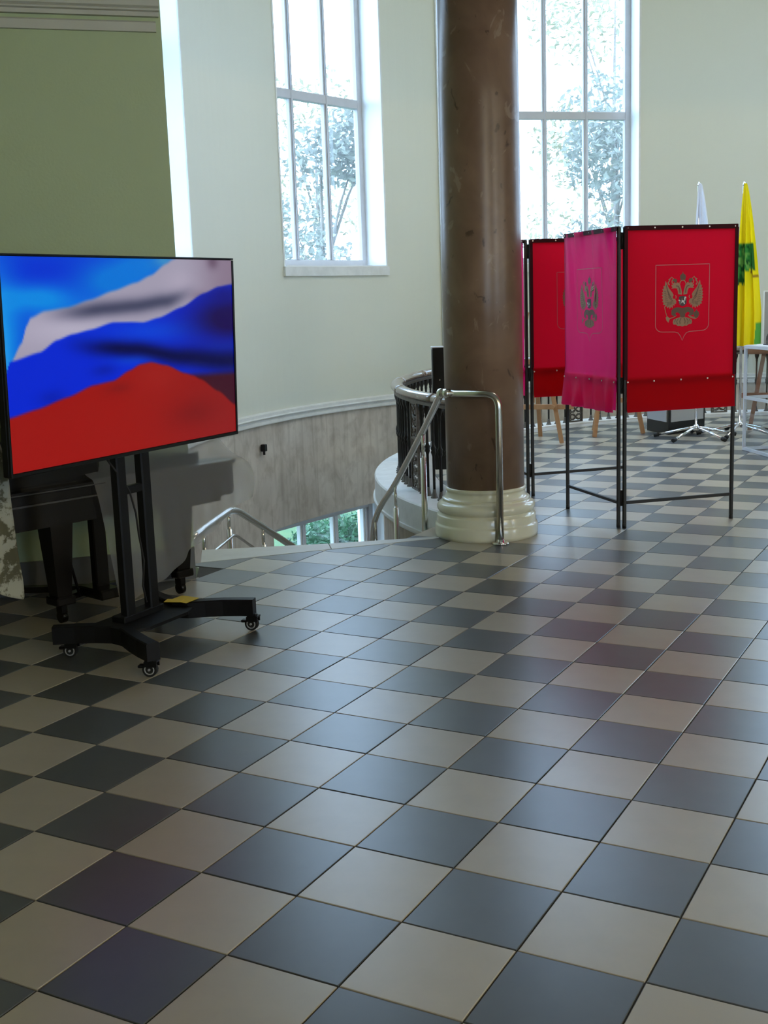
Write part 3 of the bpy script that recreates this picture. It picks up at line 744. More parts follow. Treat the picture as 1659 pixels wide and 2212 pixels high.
o = mb.build('screen', 'screen', tv, fix=False); printed(o, [screen_color(i/NU, j/NV) for j in range(NV+1) for i in range(NU+1)])
tag(o, 'lit screen with a waving tricolour flag')

# ---- television stand
st = empty('television_stand', (-1.5, 2.22, 0), 0, 'black wheeled steel stand carrying the television', 'stand')
def Q(x, y, z): return (x+1.5, y-2.22, z)
for y in (2.145, 2.305):
    mb = MB(); mb.bbox(Q(-1.547, y, .80), (.045, .058, 1.32), 0, .006); mb.build('pole', 'black_metal', st)
mb = MB(); mb.bbox(Q(-1.545, 2.225, .705), (.03, .11, .035), 0, .004); mb.build('crossbar', 'black_metal', st)
mb = MB(); mb.bbox(Q(-1.5165, 2.20, 1.27), (.014, .60, .05), 0, .004); mb.bbox(Q(-1.5165, 2.20, 1.45), (.014, .60, .05), 0, .004)
for y in (1.95, 2.45): mb.bbox(Q(-1.5165, y, 1.30), (.012, .04, .40), 0, .004)
mb.build('mounting_bracket', 'black_metal', st)
mb = MB()
mb.prism([Q(x, y, 0)[:2] for x, y in ((-1.66, 1.98), (-1.42, 2.02), (-1.39, 2.10), (-1.39, 2.36), (-1.42, 2.44), (-1.66, 2.47))], .118, .132)
mb.bbox(Q(-1.56, 2.225, .145), (.075, .27, .03), 0, .004)
mb.build('base_plate', 'black_metal', st)
def leg(pts):
    mb = MB(); n = len(pts); vs = []
    for i, (x, y) in enumerate(pts):
        a, b = pts[max(i-1, 0)], pts[min(i+1, n-1)]; dx, dy = b[0]-a[0], b[1]-a[1]; l = hypot(dx, dy); nx, ny = -dy/l, dx/l
        for s, z in ((-1, .072), (1, .072), (1, .143), (.8, .148), (-.8, .148), (-1, .143)): vs.append(Q(x+nx*s*.029, y+ny*s*.029, z))
    fs = [(i*6+k, i*6+(k+1) % 6, i*6+6+(k+1) % 6, i*6+6+k) for i in range(n-1) for k in range(6)]+[(5, 4, 3, 2, 1, 0), tuple((n-1)*6+k for k in range(6))]
    mb.add(vs, fs); return mb.build('leg', 'black_metal', st)
leg([(-1.76, 1.90), (-1.68, 1.955), (-1.60, 1.995), (-1.52, 2.02), (-1.44, 2.005), (-1.36, 1.955), (-1.27, 1.905), (-1.185, 1.865)])
leg([(-1.76, 2.56), (-1.68, 2.52), (-1.60, 2.48), (-1.53, 2.455), (-1.47, 2.47), (-1.41, 2.515), (-1.34, 2.56), (-1.27, 2.59), (-1.205, 2.612)])
def caster(x, y, rz):
    w = MB(); w.tube([(-.012, 0, 0), (.012, 0, 0)], .031, 16); o = w.build('caster', 'rubber', st); o.location = Q(x, y, .032); o.rotation_euler = (0, 0, rz)
    h = MB()
    for sx in (-.0135, .0135): h.tube([(sx, .0195*cos(k*pi/9), .0195*sin(k*pi/9)) for k in range(18)], .0028, 6, True)
    h.tube([(-.018, 0, 0), (.018, 0, 0)], .005, 8); h.build('hub', 'grey_plastic', o)
    f = MB()
    for s in (-1, 1): f.prism([(s*.017-.002, -.02), (s*.017+.002, -.02), (s*.017+.002, .034), (s*.017-.002, .034)], .012, .034)
    f.box((0, .01, .036), (.04, .052, .008)); f.cyl((0, .018, .036), (0, .018, .048), .012, 8); f.build('fork', 'black_plastic', o)
    b = MB(); b.bbox((0, -.034, .012), (.03, .03, .012), 0, .003); b.build('brake_pedal', 'black_plastic', o)
for x, y, rz in ((-1.213, 1.872, -1.25), (-1.215, 2.60, -1.35), (-1.715, 1.95, -1.2), (-1.715, 2.54, .7)): caster(x, y, rz)

# cable, notes
mb = MB(); mb.tube([(-1.535, 2.06, .865), (-1.53, 2.13, .78), (-1.53, 2.19, .70), (-1.525, 2.215, .60), (-1.525, 2.225, .50), (-1.52, 2.24, .38), (-1.525, 2.228, .27), (-1.54, 2.26, .19), (-1.60, 2.36, .155), (-1.68, 2.42, .14)], .0045, 6)
o = mb.build('power_cable', 'rubber'); tag(o, 'thin black power cable hanging between the stand poles', 'cable')
nt0 = empty('paper_note', (-1.50, 2.475, .150), 0, 'bright yellow paper slips lying on the black stand base', 'note')
mb = MB(); mb.add([(-.055, -.035, 0), (.055, -.055, 0), (.055, .045, .001), (-.05, .05, .001), (-.055, -.035, .0012), (.055, -.055, .0012), (.055, .045, .0022), (-.05, .05, .0022)], [(3, 2, 1, 0), (4, 5, 6, 7), (0, 1, 5, 4), (1, 2, 6, 5), (2, 3, 7, 6), (3, 0, 4, 7)]); mb.build('paper_slip', 'note', nt0)
mb = MB(); mb.box((-.022, -.045, .0035), (.08, .055, .0014), .35); mb.build('paper_slip', 'note', nt0)

# ---- grand piano beside the hall wall
PX, PY = -1.919, 3.029; A75 = radians(75); PU = (cos(A75), sin(A75)); PN = (sin(A75), -cos(A75))     # along its bent side, out towards the hall
piano = empty('grand_piano', (PX, PY, 0), A75, 'black grand piano against the sage wall, half hidden behind the television', 'piano')
def wl_t(u): return (.372 - u*.5)/.867 - .10        # depth left in front of the wall at u
case = [(-1.62, 0), (.27, 0), (.34, .012), (.385, .045), (.40, .095)] + [(.40, max(.1, wl_t(.40)))] + [(-.95, wl_t(-.95)), (-1.62, wl_t(-1.62)+.1)]
mb = MB(); mb.prism(case, .485, .645); mb.build('case', 'piano', piano)
mb = MB(); mb.prism([(u+(.012 if u > 0 else 0), t-(.012 if t < .05 else 0)) for u, t in case], .648, .668); mb.build('lid', 'piano', piano)
mb = MB(); mb.prism([(-1.60, .06), (-.44, .06), (-.40, .11), (-.40, wl_t(-.40)), (-.95, wl_t(-.95)), (-1.60, wl_t(-1.6)+.1)], .668, .90); mb.build('desk_box', 'piano', piano)
mb = MB(); mb.prism([(-.40, .15), (.2, .12), (.25, .16), (.25, wl_t(.25)), (-.40, wl_t(-.40))], .668, .715); mb.build('folded_lid', 'piano', piano)
mb = MB(); mb.box((-.98, -.004, .60), (1.05, .01, .008)); mb.box((-.98, -.016, .655), (1.05, .006, .005)); mb.build('highlight_strip', 'piano_highlight', piano)  # lighter strips stand in for the highlight lines along the case
mb = MB(); mb.prism([(.06, .02), (.28, .03), (.28, .2), (.06, .2)], .455, .485); mb.build('leg_block', 'piano', piano)
def pleg(u, t, w0, w1, z1=.485, z0=.125):
    mb = MB(); a, b = w0/2, w1/2
    vs = [(u+sx*b, t+sy*b, z0) for sx, sy in ((-1, -1), (1, -1), (1, 1), (-1, 1))]+[(u+sx*a, t+sy*a, z1) for sx, sy in ((-1, -1), (1, -1), (1, 1), (-1, 1))]
    mb.add(vs, [(3, 2, 1, 0), (4, 5, 6, 7), (0, 1, 5, 4), (1, 2, 6, 5), (2, 3, 7, 6), (3, 0, 4, 7)])
    mb.bbox((u, t, z0-.012), (w1+.03, w1+.03, .04), 0, .006)
    o = mb.build('leg', 'piano', piano)
    c = MB(); c.tube([(u-.014, t, .030), (u+.014, t, .030)], .030, 14); c.box((u, t+.0, .075), (.03, .05, .05)); c.build('caster', 'piano', o)
pleg(0.0, .055, .125, .078); pleg(-.70, .06, .12, .075); pleg(-.80, .62, .12, .075); pleg(-1.50, .10, .12, .075)
mb = MB(); mb.bbox((-.435, .12, .30), (.075, .05, .37), 0, .006); mb.bbox((-.455, .10, .10), (.12, .20, .05), 0, .008); mb.build('pedal_lyre', 'piano', piano)
mb = MB(); mb.cyl((-.60, .20, .49), (-.56, .12, .09), .007, 8); mb.build('pedal_rod', 'piano', piano)
mb = MB(); mb.beam((-.01, .06, .105), (-.40, .25, .085), .045, .03); mb.beam((-.40, .25, .085), (-.70, .10, .10), .045, .03); mb.beam((-.40, .25, .085), (-.80, .60, .10), .045, .03); mb.build('truck_bar', 'piano', piano)

# sheer cover over its tail, camouflage cloth over its keyboard end
def hem(u): return interp(u, [(-.56, .02), (-.44, .035), (-.20, .10), (.08, .265), (.20, .34), (.42, .455), (.5, .47)])
def sheer(u, v):                          # u 0..1 along the piano, v 0..1 from the wall over the edge to the hem
    fold = .014*sin(u*23+1)+.009*sin(u*51)
    if v < .42:
        k = v/.42; U = -.52+.965*u+.02*(1-k); t = .235*(1-k)+.0*k-.016*sm(.8, 1, k); z = .800*(1-k)**1.0+.674*k+.006*sin(u*17)*k*(1-k)*4 - .012*sin(k*pi)
        if U > .405: z -= (U-.405)*.9*(1-k*.2); t = min(t, .16+.1*(1-k))
        return (U, t, z)
    k = (v-.42)/.58; U = -.52+.965*u; U += .03*k*(1-abs(2*u-1)) + (.022*sin(k*pi)*sm(.9, 1, u)) + .10*k*(1-u)**4
    z1 = hem(U); zt = .674-(max(0, U-.405)*.72); z = zt+(z1-zt)*k
    return (U, -.018-.012*sm(0, .2, k)+fold*k*(.3+.7*k), z)
mb = MB(); grid(mb, 72, 44, sheer)
o = mb.build('sheer_cover', 'sheer', None, fix=False); o.location = (PX, PY, 0); o.rotation_euler = (0, 0, A75)
tag(o, 'translucent grey sheer cover draped over the tail of the piano', 'cover')
def camof(u, v):
    U = -1.525+.53*u
    if v < .3:
        k = v/.3; return (U, .25*(1-k)-.025*k, .925-.02*k)
    k = (v-.3)/.7; k2 = min(1, k*1.02)
    z = .905-(.70-.26*(1-u)+.012*sin(u*9))*k2
    return (U+.014*sin(k*9)*u+.02*u*sin(k*3), -.03-.05*sm(.0, .5, k)+.018*sin(u*14+k*3)*k+.01*sin(k*13+u*4), z)
mb = MB(); grid(mb, 34, 40, camof)
o = mb.build('camouflage_cloth', 'camo', None, fix=False); o.location = (PX, PY, 0); o.rotation_euler = (0, 0, A75); solidify(o, .003)
tag(o, 'cream and olive camouflage cloth hanging at the left edge of the piano', 'cloth')

# ---- voting booths
EAGLE = []
def px(x, y): return ((x-752)*2.98e-4, 1.627-(y-122)*2.74e-4)
def both(poly, m): EAGLE.append(([px(x, y) for x, y in poly], m)); EAGLE.append(([px(1504-x, y) for x, y in poly][::-1], m))
def one(poly, m): EAGLE.append(([px(x, y) for x, y in poly], m))
def strip(pts, w, closed=False):
    out = []; n = len(pts)
    L_, R_ = [], []
    for i in range(n):
        a = pts[(i-1) % n] if closed or i > 0 else pts[i]; b = pts[(i+1) % n] if closed or i < n-1 else pts[i]
        dx, dy = b[0]-a[0], b[1]-a[1]; l = hypot(dx, dy) or 1; nx, ny = -dy/l*w/2, dx/l*w/2
        L_.append((pts[i][0]+nx, pts[i][1]+ny)); R_.append((pts[i][0]-nx, pts[i][1]-ny))
    for i in range(n if closed else n-1):
        j = (i+1) % n; out.append([L_[i], L_[j], R_[j], R_[i]])
    return out
def stroke(pts, w, m, sym=True):
    for q in strip(pts, w):
        (both if sym else one)(q, m)
both([(358, 470), (385, 520), (410, 580), (440, 640), (480, 690), (520, 740), (545, 790), (528, 830), (535, 872), (580, 880), (608, 930), (602, 1000), (572, 972), (568, 1032), (535, 1005), (522, 1092), (497, 1045), (458, 1102), (440, 1045), (402, 1082), (390, 1030), (352, 1052), (350, 1005), (303, 1000), (322, 955), (288, 930), (312, 893), (280, 862), (306, 828), (274, 790), (305, 768), (280, 725), (311, 708), (287, 650), (322, 650), (311, 578), (340, 590)], 0)
for k in range(5): stroke([(372+k*14, 560+k*66), (395+k*18, 640+k*58), (430+k*26, 740+k*46)], 15, 1)
for k in range(6): stroke([(330+k*4, 700+k*48), (372+k*12, 720+k*46)], 12, 1)
for k in range(5): stroke([(400+k*34, 1030-k*10), (420+k*26, 960-k*14)], 12, 1)
both([(735, 790), (650, 775), (640, 700), (618, 645), (575, 640), (490, 648), (522, 620), (498, 590), (500, 558), (540, 575), (530, 540), (560, 515), (600, 535), (640, 510), (690, 560), (715, 650), (735, 740)], 0)
stroke([(600, 590), (650, 600), (680, 660), (690, 750)], 22, 1)
both([(560, 515), (522, 470), (535, 440), (572, 425), (612, 440), (622, 490), (600, 530)], 1)
one([(700, 462), (684, 390), (700, 345), (740, 322), (752, 270), (766, 322), (806, 345), (822, 390), (806, 462)], 1)
stroke([(752, 466), (715, 478), (690, 510), (684, 545)], 18, 0)
stroke([(545, 560), (510, 520), (505, 480), (540, 430), (495, 392), (462, 432), (425, 448)], 20, 0)
stroke([(455, 440), (440, 490), (415, 515), (448, 570)], 24, 0)
stroke([(590, 800), (606, 830), (596, 868)], 18, 0)
one([(668, 838), (705, 818), (800, 818), (836, 838), (842, 980), (800, 1030), (752, 1048), (706, 1030), (664, 980)], 2)
one([(690, 915), (745, 905), (790, 925), (806, 1000), (780, 1000), (768, 962), (728, 962), (704, 1004), (682, 1004)], 3)
one([(790, 925), (782, 870), (800, 832), (832, 842), (838, 872), (816, 866), (810, 925)], 3)
one([(650, 910), (676, 895), (694, 918), (678, 934)], 3)
one([(720, 900), (722, 860), (752, 850), (766, 900)], 1)
both([(752, 1090), (700, 1072), (622, 1064), (548, 1090), (500, 1132), (494, 1212), (512, 1242), (548, 1258), (588, 1262), (612, 1244), (590, 1212), (606, 1184), (642, 1180), (686, 1212), (700, 1290), (752, 1300)], 1)
both([(752, 1250), (708, 1262), (690, 1292), (612, 1312), (546, 1342), (530, 1402), (546, 1448), (602, 1452), (650, 1487), (702, 1482), (752, 1502)], 0)
stroke([(720, 1310), (690, 1380), (700, 1440)], 18, 1); stroke([(660, 1320), (620, 1380), (640, 1440)], 16, 1); stroke([(600, 1330), (570, 1400)], 14, 1)
stroke([(612, 1248), (548, 1288), (462, 1312)], 18, 0)
stroke([(338, 1040), (362, 1150), (392, 1250)], 14, 0, False); one([(368, 1290), (398, 1252), (472, 1312), (452, 1345), (432, 1405), (386, 1350)], 0)
one([(1004, 1240), (1020, 1185), (1060, 1155), (1072, 1118), (1084, 1155), (1122, 1185), (1136, 1240), (1112, 1300), (1070, 1325), (1028, 1300)], 1)
stroke([(884, 1248), (932, 1300), (1040, 1336), (1100, 1305)], 20, 0, False)
FRAME = [(-.183, 1.627), (.183, 1.627), (.183, 1.262)]+[(.183-.045*(1-cos(k*pi/12)), 1.262-.042*sin(k*pi/12)) for k in range(1, 7)]+[(.05, 1.217), (.028, 1.210), (.012, 1.190), (0, 1.163), (-.012, 1.190), (-.028, 1.210), (-.05, 1.217)]+[(-.183+.045*(1-cos((6-k)*pi/12)), 1.262-.042*sin((6-k)*pi/12)) for k in range(0, 6)]+[(-.183, 1.262)]

PW, PH, SEAM, BOT = .755, 1.862, .921, .733
def cloth_w(wr, seed):
    def w(u, z):                          # how far the cloth stands out from the panel plane
        s = .0015*sin(u*9+seed)
        e = min(1, max(0, min(u, PW-u)/.06))
        s += wr*e*(.010*sin(u*30+3.0*sin(z*2.6+seed)+seed)+.007*sin(u*17-z*6+seed*2)+.004*sin(u*55+z*9))*(.55+.45*sin(z*3.1+seed))
        if z < SEAM+.06:
            k = (SEAM+.06-z)/(SEAM+.06-BOT); s += wr*.010*sin(u*40+z*14+seed)*k*e + .010*k*(1+wr)
        return s
    return w
def booth_panel(root, a, b, wr, seed, fabric='red_cloth', skew=0.0):
    """a, b: plan ends seen from outside, a to the left; the cloth faces the outside"""
    dx, dy = b[0]-a[0], b[1]-a[1]; l = hypot(dx, dy); ang = atan2(dy, dx)
    px0, py0 = root.location.x, root.location.y
    pnl = empty('booth_panel', (a[0]-px0, a[1]-py0, 0), ang); pnl.parent = root
    R = PW/l
    mb = MB()
    for u in (0, PW):
        mb.bbox((u, 0, PH/2+.006), (.021, .021, PH-.012), 0, .003); mb.cyl((u, 0, 0), (u, 0, .03), .0135, 10)
    for z in (PH-.012, SEAM, .162): mb.bbox((PW/2, 0, z), (PW-.024, .020, .020), 0, .002)
    mb.build('frame', 'post', pnl)
    w = cloth_w(wr, seed); off = -.0135
    def outer(uu, v):
        u = .006+(PW-.008)*uu; z = PH+.002-(PH+.002-BOT+skew*(uu-.5)*2)*v
        x = u
        if wr > .5 and z < SEAM+.02: x += (.014*(SEAM+.02-z)/.2)*(1 if uu > .5 else -1)*.6 - .03*max(0, (SEAM-.06-z))/.13*(1-uu)*0
        return (x, off-.002-max(-.001, w(u, z)), z)
    mb = MB(); grid(mb, 46, 60, outer); o = mb.build('cloth', fabric, pnl, fix=False)
    if fabric != 'red_cloth': o['label'] = 'crinkled red cloth with pink window sheen put into its colour'
    mb = MB(); grid(mb, 24, 10, lambda uu, v: (.01+(PW-.014)*uu, off+.006-.5*max(-.001, w(PW*uu, SEAM-.1*v)), SEAM+.03-(SEAM+.03-BOT-.012)*v)); mb.build('flap_lining', fabric, pnl, fix=False)
    mb = MB(); mb.box((PW/2, off-.0035, PH-.010), (PW+.008, .003, .026)); mb.box((PW/2, 0, PH+.003), (PW+.006, .03, .003))
    if wr < .5: mb.box((PW-.004, off-.0035, (PH+SEAM)/2), (.024, .003, PH-SEAM-.03)); mb.box((.0, off-.003, (PH+SEAM)/2), (.022, .002, PH-SEAM-.03))
    mb.build('top_binding', 'maroon_hem', pnl)
    for z, us in ((PH-.009, (.012, .19, .375, .56, .738)), (SEAM, (.012, .19, .375, .56, .738))):
        for u in us:
            s = MB(); y = off-.006-max(-.001, w(u, z)); s.cyl((u, y+.003, z), (u, y, z), .0065, 8, .0045); s.build('press_stud', 'stud', pnl)
    cx = PW/2+.004
    mbE = MB()
    for poly, m in EAGLE:
        mbE.cur = m; lift = .0012+.0006*(1 if m else 0)
        mbE.add([(cx+x, off-.002-max(-.001, w(cx+x, z))-lift, z) for x, z in poly], [tuple(range(len(poly)))])
    e = mbE.build('eagle_emblem', ['gold', 'gold_dark', 'shield_print', 'white_print'], pnl, fix=False); e['label'] = 'gold double-headed eagle print'
    mbF = MB()
    fr = []
    for i in range(len(FRAME)):
        p, q = FRAME[i], FRAME[(i+1) % len(FRAME)]; n = max(1, int(hypot(q[0]-p[0], q[1]-p[1])/.02))
        fr += [(p[0]+(q[0]-p[0])*k/n, p[1]+(q[1]-p[1])*k/n) for k in range(n)]
    for q in strip(fr, .0042, True):
        mbF.add([(cx+x, off-.002-max(-.001, w(cx+x, z))-.0012, z) for x, z in q], [(0, 1, 2, 3)])
    e = mbF.build('emblem_outline', 'outline_print', pnl, fix=False); e['label'] = 'thin pale shield outline print'
    return pnl
def booth(corner, angL, angR, label, seeds, wrs):
    root = empty('voting_booth', (*corner, 0), 0, label, 'voting booth', 'red voting booths')
    cR = (corner[0]+.027*cos(radians(angR)), corner[1]+.027*sin(radians(angR)))
    cL = (corner[0]+.027*cos(radians(angL)), corner[1]+.027*sin(radians(angL)))
    bR = (cR[0]+PW*cos(radians(angR)), cR[1]+PW*sin(radians(angR)))
    bL = (cL[0]+PW*cos(radians(angL)), cL[1]+PW*sin(radians(angL)))
    booth_panel(root, bL, cL, wrs[0], seeds[0], 'sheen_cloth'); booth_panel(root, cR, bR, wrs[1], seeds[1])
    for z in (1.78, .90, .19):
        mb = MB(); m = ((cL[0]+cR[0])/2-corner[0], (cL[1]+cR[1])/2-corner[1]); mb.box((m[0], m[1]+.006, z), (.030, .012, .075), radians(0)); mb.cyl((m[0], m[1]+.002, z-.05), (m[0], m[1]+.002, z+.05), .007, 8)
        mb.build('hinge', 'post', root)
    return root
booth((-.347, 5.436), 134.5, 43.0, 'near red voting booth right of the marble column, both panels in view', (1.3, 4.1), (1.7, 0.06))
booth((-1.335, 6.395), 134.5, 44.6, 'far red voting booth standing mostly hidden behind the column', (2.2, .4), (1.3, .05))

# ---- flags on chrome stands
def flag(loc, rz, label, colfn, ztop, zbot, wid, legs, seed):
    root = empty('flag', (*loc, 0), rz, label, 'flag')
    mb = MB(); mb.cyl((0, 0, .10), (0, 0, ztop-.03), .0135, 10); mb.lathe([(.014, 0), (.018, .012), (.004, .04)], (0, 0, ztop-.03), 8); mb.build('pole', 'chrome', root)
    mb = MB(); mb.lathe([(.03, .085), (.03, .12), (.02, .14)], n=12); mb.build('hub', 'chrome', root)
    for a in legs:
        c, s = cos(radians(a)), sin(radians(a))
        mb = MB(); mb.tube(rounded([(c*.02, s*.02, .115), (c*.12, s*.12, .095), (c*.40, s*.40, .028)], .05), .0125, 8); o = mb.build('foot', 'chrome', root)
        mb = MB(); mb.tube([(c*.375, s*.375, .033), (c*.42, s*.42, .024)], .021, 10); mb.build('rubber_tip', 'rubber', o)
    mb = MB(); NU, NV = 60, 70
    def f(u, v):
        z = ztop-.01-(ztop-zbot)*v+.05*(u-.4)**2*v
        wd = wid*(.10+.9*min(1, v*1.25)**.75)
        x = (u-.32)*wd*1.08; ph = u*2*pi*2.6+seed
        y = -.026-.030*min(1, v*2.0)*sin(ph)-.012*sin(ph*2.1+v*4)*v-.02*(1-min(1, v*8))*0
        x += .014*cos(ph)*min(1, v*2)
        return (x, y, z)
    grid(mb, NU, NV, f); o = mb.build('cloth', 'flag', root, fix=False)
    printed(o, [colfn(i/NU, j/NV) for j in range(NV+1) for i in range(NU+1)])
    return root
rng = random.Random(3)
blob = [(rng.uniform(-.1, .75), rng.uniform(.375, .58) if k % 3 else rng.uniform(.37, .66), rng.uniform(.025, .06), rng.random()) for k in range(150)]
Y1, YD = lin((250, 226, 20)), lin((235, 200, 10))
def lipetsk(u, v):
    c = Y1
    n = sum(1 for a, b, r, q in blob if ((u-a)/r)**2+((v-b)/(r*.42))**2 < 1)
    best = [q for a, b, r, q in blob if ((u-a)/r)**2+((v-b)/(r*.42))**2 < 1 and (v < .60 or u < .48)]
    lo = .615+.008*sin(u*60) if u < .48 else .53+.010*sin(u*50)
    if .365+.006*sin(u*70) < v < lo and u < .93:
        c = lin((32, 98, 40))
        if best: c = lin((60, 140, 58)) if best[-1] > .6 else lin((120, 172, 78)) if best[-1] > .25 else lin((28, 84, 36))
    if .53 < v < .585 and u > .60 and abs((v-.535)-(u-.60)*.12) < .006+.010*(u-.6): c = lin((150, 100, 40))
    if v > .86 and u > .86+.25*(.93-v): c = lin((95, 175, 75))
    return c
def tricolour(u, v):
    if v < .33: return lin((232, 234, 244))
    return lin((30, 50, 190)) if v < .66 else lin((190, 20, 26))
flag((-1.0, 10.06), radians(25), 'white, blue and red flag whose white top shows above the near booth', tricolour, 2.475, .95, .26, (12, 84, 156, 228, 300), .6)
flag((-.645, 10.40), radians(28), 'yellow flag with a green tree print beside the near booth', lipetsk, 2.475, .905, .24, (20, 92, 164, 236, 308), 2.4)

# ---- clear ballot box
bx = empty('ballot_box', (-.375, 9.30, 0), radians(-54), 'clear ballot box with white aluminium edges at the right of the hall', 'ballot box')
BW, BD, BHT = .60, .60, .955
cs = ((0, 0), (BW, 0), (BW, BD), (0, BD))
for x, y in cs:
    mb = MB(); mb.bbox((x, y, BHT/2), (.026, .026, BHT), 0, .004); mb.build('corner_profile', 'alu', bx)
for z, nm in ((.016, 'bottom_profile'), (.485, 'middle_profile'), (BHT-.013, 'top_profile')):
    for k in range(4):
        a, b = cs[k], cs[(k+1) % 4]; mb = MB(); mb.beam((*a, z), (*b, z), .024, .026); mb.build(nm, 'alu', bx)
for k in range(4):
    a, b = cs[k], cs[(k+1) % 4]
    mb = MB(); mb.beam((*a, BHT/2), (*b, BHT/2), .004, BHT-.05); mb.build('clear_side', 'plexi', bx)
mb = MB(); mb.box((BW/2, BD/2, BHT+.002), (BW, BD, .006)); mb.build('lid', 'alu', bx)
mb = MB(); mb.bbox((.19, .12, BHT+.008), (.16, .02, .01), 0, .002); mb.build('slot', 'black_plastic', bx)

# ---- black scanner cabinet (hexagonal plinth with pale boards)
cab = empty('board_cabinet', (-1.36, 10.62, 0), 0, 'black cabinet with pale grey boards standing behind the near booth', 'cabinet')
hx = [(x+1.36, y-10.62) for x, y in ((-1.665, 10.66), (-1.34, 10.30), (-1.08, 10.76), (-1.24, 11.06), (-1.55, 11.02))]
mb = MB(); mb.prism(hx, .0, 1.0); mb.build('body', 'black_board', cab)
def board(a, b, z0, z1, t=.012):
    dx, dy = b[0]-a[0], b[1]-a[1]; l = hypot(dx, dy); nx, ny = dy/l, -dx/l; m = .06
    p, q = (a[0]+dx*m, a[1]+dy*m), (b[0]-dx*m, b[1]-dy*m)
    mb = MB(); mb.prism([p, q, (q[0]+nx*t, q[1]+ny*t), (p[0]+nx*t, p[1]+ny*t)], z0, z1); mb.build('board', 'grey_panel', cab)
board(hx[0], hx[1], .13, .92); board(hx[1], hx[2], .13, .92)
mb = MB(); mb.prism([(x*1.04, y*1.04) for x, y in hx], 1.0, 1.03); mb.build('top', 'black_board', cab)
mb = MB(); mb.bbox((.05, .05, 1.075), (.34, .30, .09), 0, .012); mb.build('scanner_head', 'black_plastic', cab)

# ---- tall black cabinet behind the column
sp = empty('tall_cabinet', (-2.105, 6.375, 0), radians(28), 'tall narrow black cabinet on thin legs between column and balustrade', 'cabinet')
mb = MB(); mb.bbox((.15, .09, .635), (.30, .18, .93), 0, .008); mb.build('body', 'black_board', sp)
mb = MB(); mb.bbox((.15, .09, 1.104), (.305, .185, .008), 0, .002); mb.build('top_edge', 'grey_panel', sp)
mb = MB(); mb.cyl((.055, -.004, .86), (.055, 0, .86), .006, 8); mb.build('screw', 'stud', sp)
for x in (.05, .25):
    for y in (.03, .15):
        mb = MB(); mb.cyl((x, y, 0), (x, y, .18), .012, 8); mb.build('leg', 'black_metal', sp)

# ---- easels
def easel(loc, rz, m, label, h=1.45, picture=False, spread=.30):
    root = empty('easel', (*loc, 0), rz, label, 'easel', 'artist easels')
    for s in (-1, 1):
        mb = MB(); mb.beam((s*spread, 0, 0.0), (s*.05, .10, h), .042, .024, (0, 1, 0)); mb.build('front_leg', m, root)
    mb = MB(); mb.beam((0, .55, 0), (0, .10, h-.05), .042, .024, (0, 1, 0)); mb.build('rear_leg', m, root)
    mb = MB(); mb.beam((-spread*.98-.12, .035, .36), (spread*.98+.12, .035, .36), .022, .05); mb.build('crossbar', m, root)
    mb = MB(); mb.beam((-.33, .02, .80), (.33, .02, .80), .07, .025); mb.beam((-.33, -.015, .82), (.33, -.015, .82), .012, .04); mb.build('shelf', m, root)
    mb = MB(); mb.beam((0, .068, .40), (0, .10, h+.1), .04, .02, (0, 1, 0)); mb.build('mast', m, root)
    for s in (-1, 1):
        mb = MB(); mb.cyl((s*spread*.70, -.02, .36), (s*spread*.70, .07, .36), .022, 8); mb.build('knob', m, root)
    return root
easel((-2.473, 9.368), radians(12), 'wood', 'pale wooden easel behind the far booth, nearest to the column', 1.3)
easel((-1.825, 10.175), radians(46), 'wood', 'pale wooden easel below the near booth, just left of the black cabinet', 1.3, spread=.283)
easel((-.38, 10.95), radians(12), 'wood_brown', 'brown wooden easel holding a portrait behind the ballot box', 1.35, spread=.27)
pic = empty('picture', (-.335, 10.925, .83), radians(12), 'pale-edged portrait photograph standing on the brown easel', 'picture')
mb = MB(); mb.bbox((.02, .0, .30), (.44, .016, .60), 0, .003); mb.build('board', 'white', pic)
mb = MB(); mb.box((.02, -.0095, .30), (.415, .003, .575)); mb.build('print', 'photo_grey', pic)
mb = MB(); mb.add([(x-.14, -.0120, z+.015) for x, z in ((-.03, 0), (-.025, .12), (.0, .17), (.02, .20), (.03, .24), (.07, .265), (.12, .265), (.16, .23), (.17, .19), (.22, .16), (.30, .12), (.33, 0))], [tuple(range(12))]); mb.build('figure_print', 'photo_dark', pic, fix=False)

# ================================================================ GREENERY OUTSIDE
def leaf_cloud(name, blobs, n, size, m, parent, seed, loc):
    rg = random.Random(seed); mb = MB(); tot = sum(b[3]**2 for b in blobs)
    vs, fs = [], []
    for bx_, by_, bz_, br in blobs:
        for k in range(int(n*br**2/tot)):
            while True:
                x, y, z = rg.uniform(-1, 1), rg.uniform(-1, 1), rg.uniform(-1, 1)
                d = x*x+y*y+z*z
                if .12 < d < 1: break
            c = Vector((bx_+x*br, by_+y*br, bz_+z*br*.8)); s = size*rg.uniform(.6, 1.3)
            q = Matrix.Rotation(rg.uniform(0, 6.3), 3, Vector((rg.gauss(0, 1), rg.gauss(0, 1), rg.gauss(0, 1))).normalized())
            a, b = q @ Vector((s, 0, 0)), q @ Vector((0, s*.42, 0))
            i = len(vs); vs += [c-a, c+b, c+a, c-b]; fs.append((i, i+1, i+2, i+3))
    mb.add(vs, fs); o = mb.build(name, m, parent, fix=False); o['kind'] = 'stuff'; return o
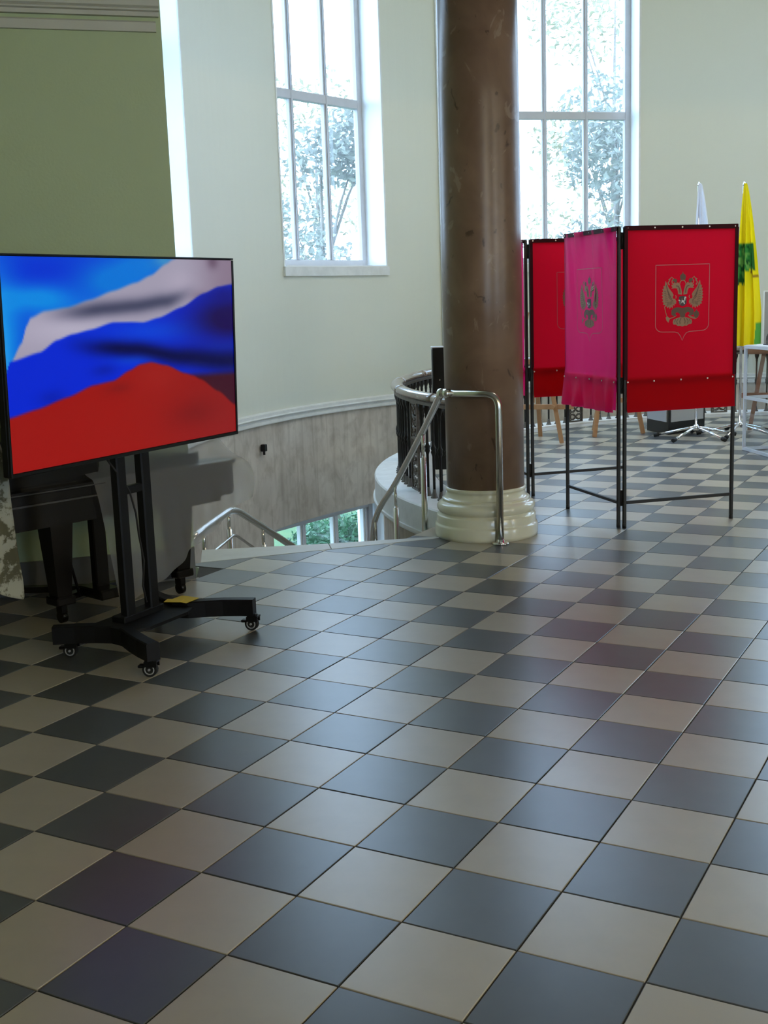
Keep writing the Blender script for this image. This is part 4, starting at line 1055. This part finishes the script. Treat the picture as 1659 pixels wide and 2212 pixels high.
def tree(loc, h, r, label, m, seed, n=2600, size=.13):
    rg = random.Random(seed); root = empty('tree', (loc[0], loc[1], -3.3), 0, label, 'tree', 'trees outside the windows')
    mb = MB(); mb.tube([(0, 0, 0), (.08, .03, h*.3), (-.05, .06, h*.6), (.02, 0, h*.95)], [.12, .10, .06, .02], 8); mb.build('trunk', 'bark', root)
    blobs = []
    br = MB()
    for k in range(13):
        z = h*rg.uniform(.28, 1.0); a = rg.uniform(0, 2*pi); d = r*rg.uniform(.3, .95)*(1.15-.6*z/h); x, y = d*cos(a), d*sin(a)
        blobs.append((x, y, z, r*rg.uniform(.28, .46))); br.tube([(0, 0, z*.72), (x*.5, y*.5, z*.88), (x, y, z)], [.035, .022, .008], 5)
    br.build('branches', 'bark', root); leaf_cloud('foliage', blobs, n, size, m, root, seed, loc); return root
tree((-8.6, 15.6), 7.3, 2.2, 'pale leafy tree outside the left window', 'leaf_a', 11, 9000, .075)
tree((-12.8, 22.4), 9.2, 2.9, 'olive leafy tree further out beyond the left window', 'leaf_b', 12, 5000, .085)
tree((-4.6, 19.0), 8.0, 2.3, 'pale leafy tree outside the right-hand window', 'leaf_a', 13, 10000, .075)
tree((-7.0, 26.5), 12.0, 3.3, 'tall olive tree far beyond the right-hand window', 'leaf_b', 14, 7000, .09)
def shrub(loc, s, label, m, seed, n):
    rg = random.Random(seed); root = empty('shrub', (*loc, -3.3), 0, label, 'shrub', 'shrubs outside the stairwell window')
    st_ = MB()
    for k in range(5): a = rg.uniform(0, 6.3); st_.tube([(0, 0, 0), (.3*cos(a), .3*sin(a), .5), (.6*cos(a), .6*sin(a), 1.1)], [.03, .02, .008], 5)
    st_.build('stems', 'bark', root)
    blobs = [(rg.uniform(-.7, .7)*s, rg.uniform(-.7, .7)*s, rg.uniform(.4, 1.5)*s, rg.uniform(.45, .75)*s) for k in range(9)]
    leaf_cloud('foliage', blobs, n, .05, m, root, seed, loc); return root
shrub((-7.6, 10.2), .95, 'dark green bushy shrub outside the left panes of the stairwell window', 'leaf_hedge', 21, 13000)
shrub((-6.9, 12.75), .95, 'dark green shrub outside the right pane of the stairwell window', 'leaf_hedge', 22, 13000)
shrub((-10.6, 11.6), 1.3, 'taller green shrub standing behind the other shrubs', 'leaf_hedge', 24, 13000)
shrub((-12.4, 14.6), 1.25, 'tall shrub further out, left of the pale tree', 'leaf_hedge', 25, 6000)
shrub((-6.35, 10.3), .36, 'low yellow-green shrub close to the stairwell window', 'leaf_yellow', 26, 4000)
shrub((-6.6, 7.9), .42, 'low yellowish shrub at the left end of the stairwell window, by the wall', 'leaf_yellow', 27, 4000)
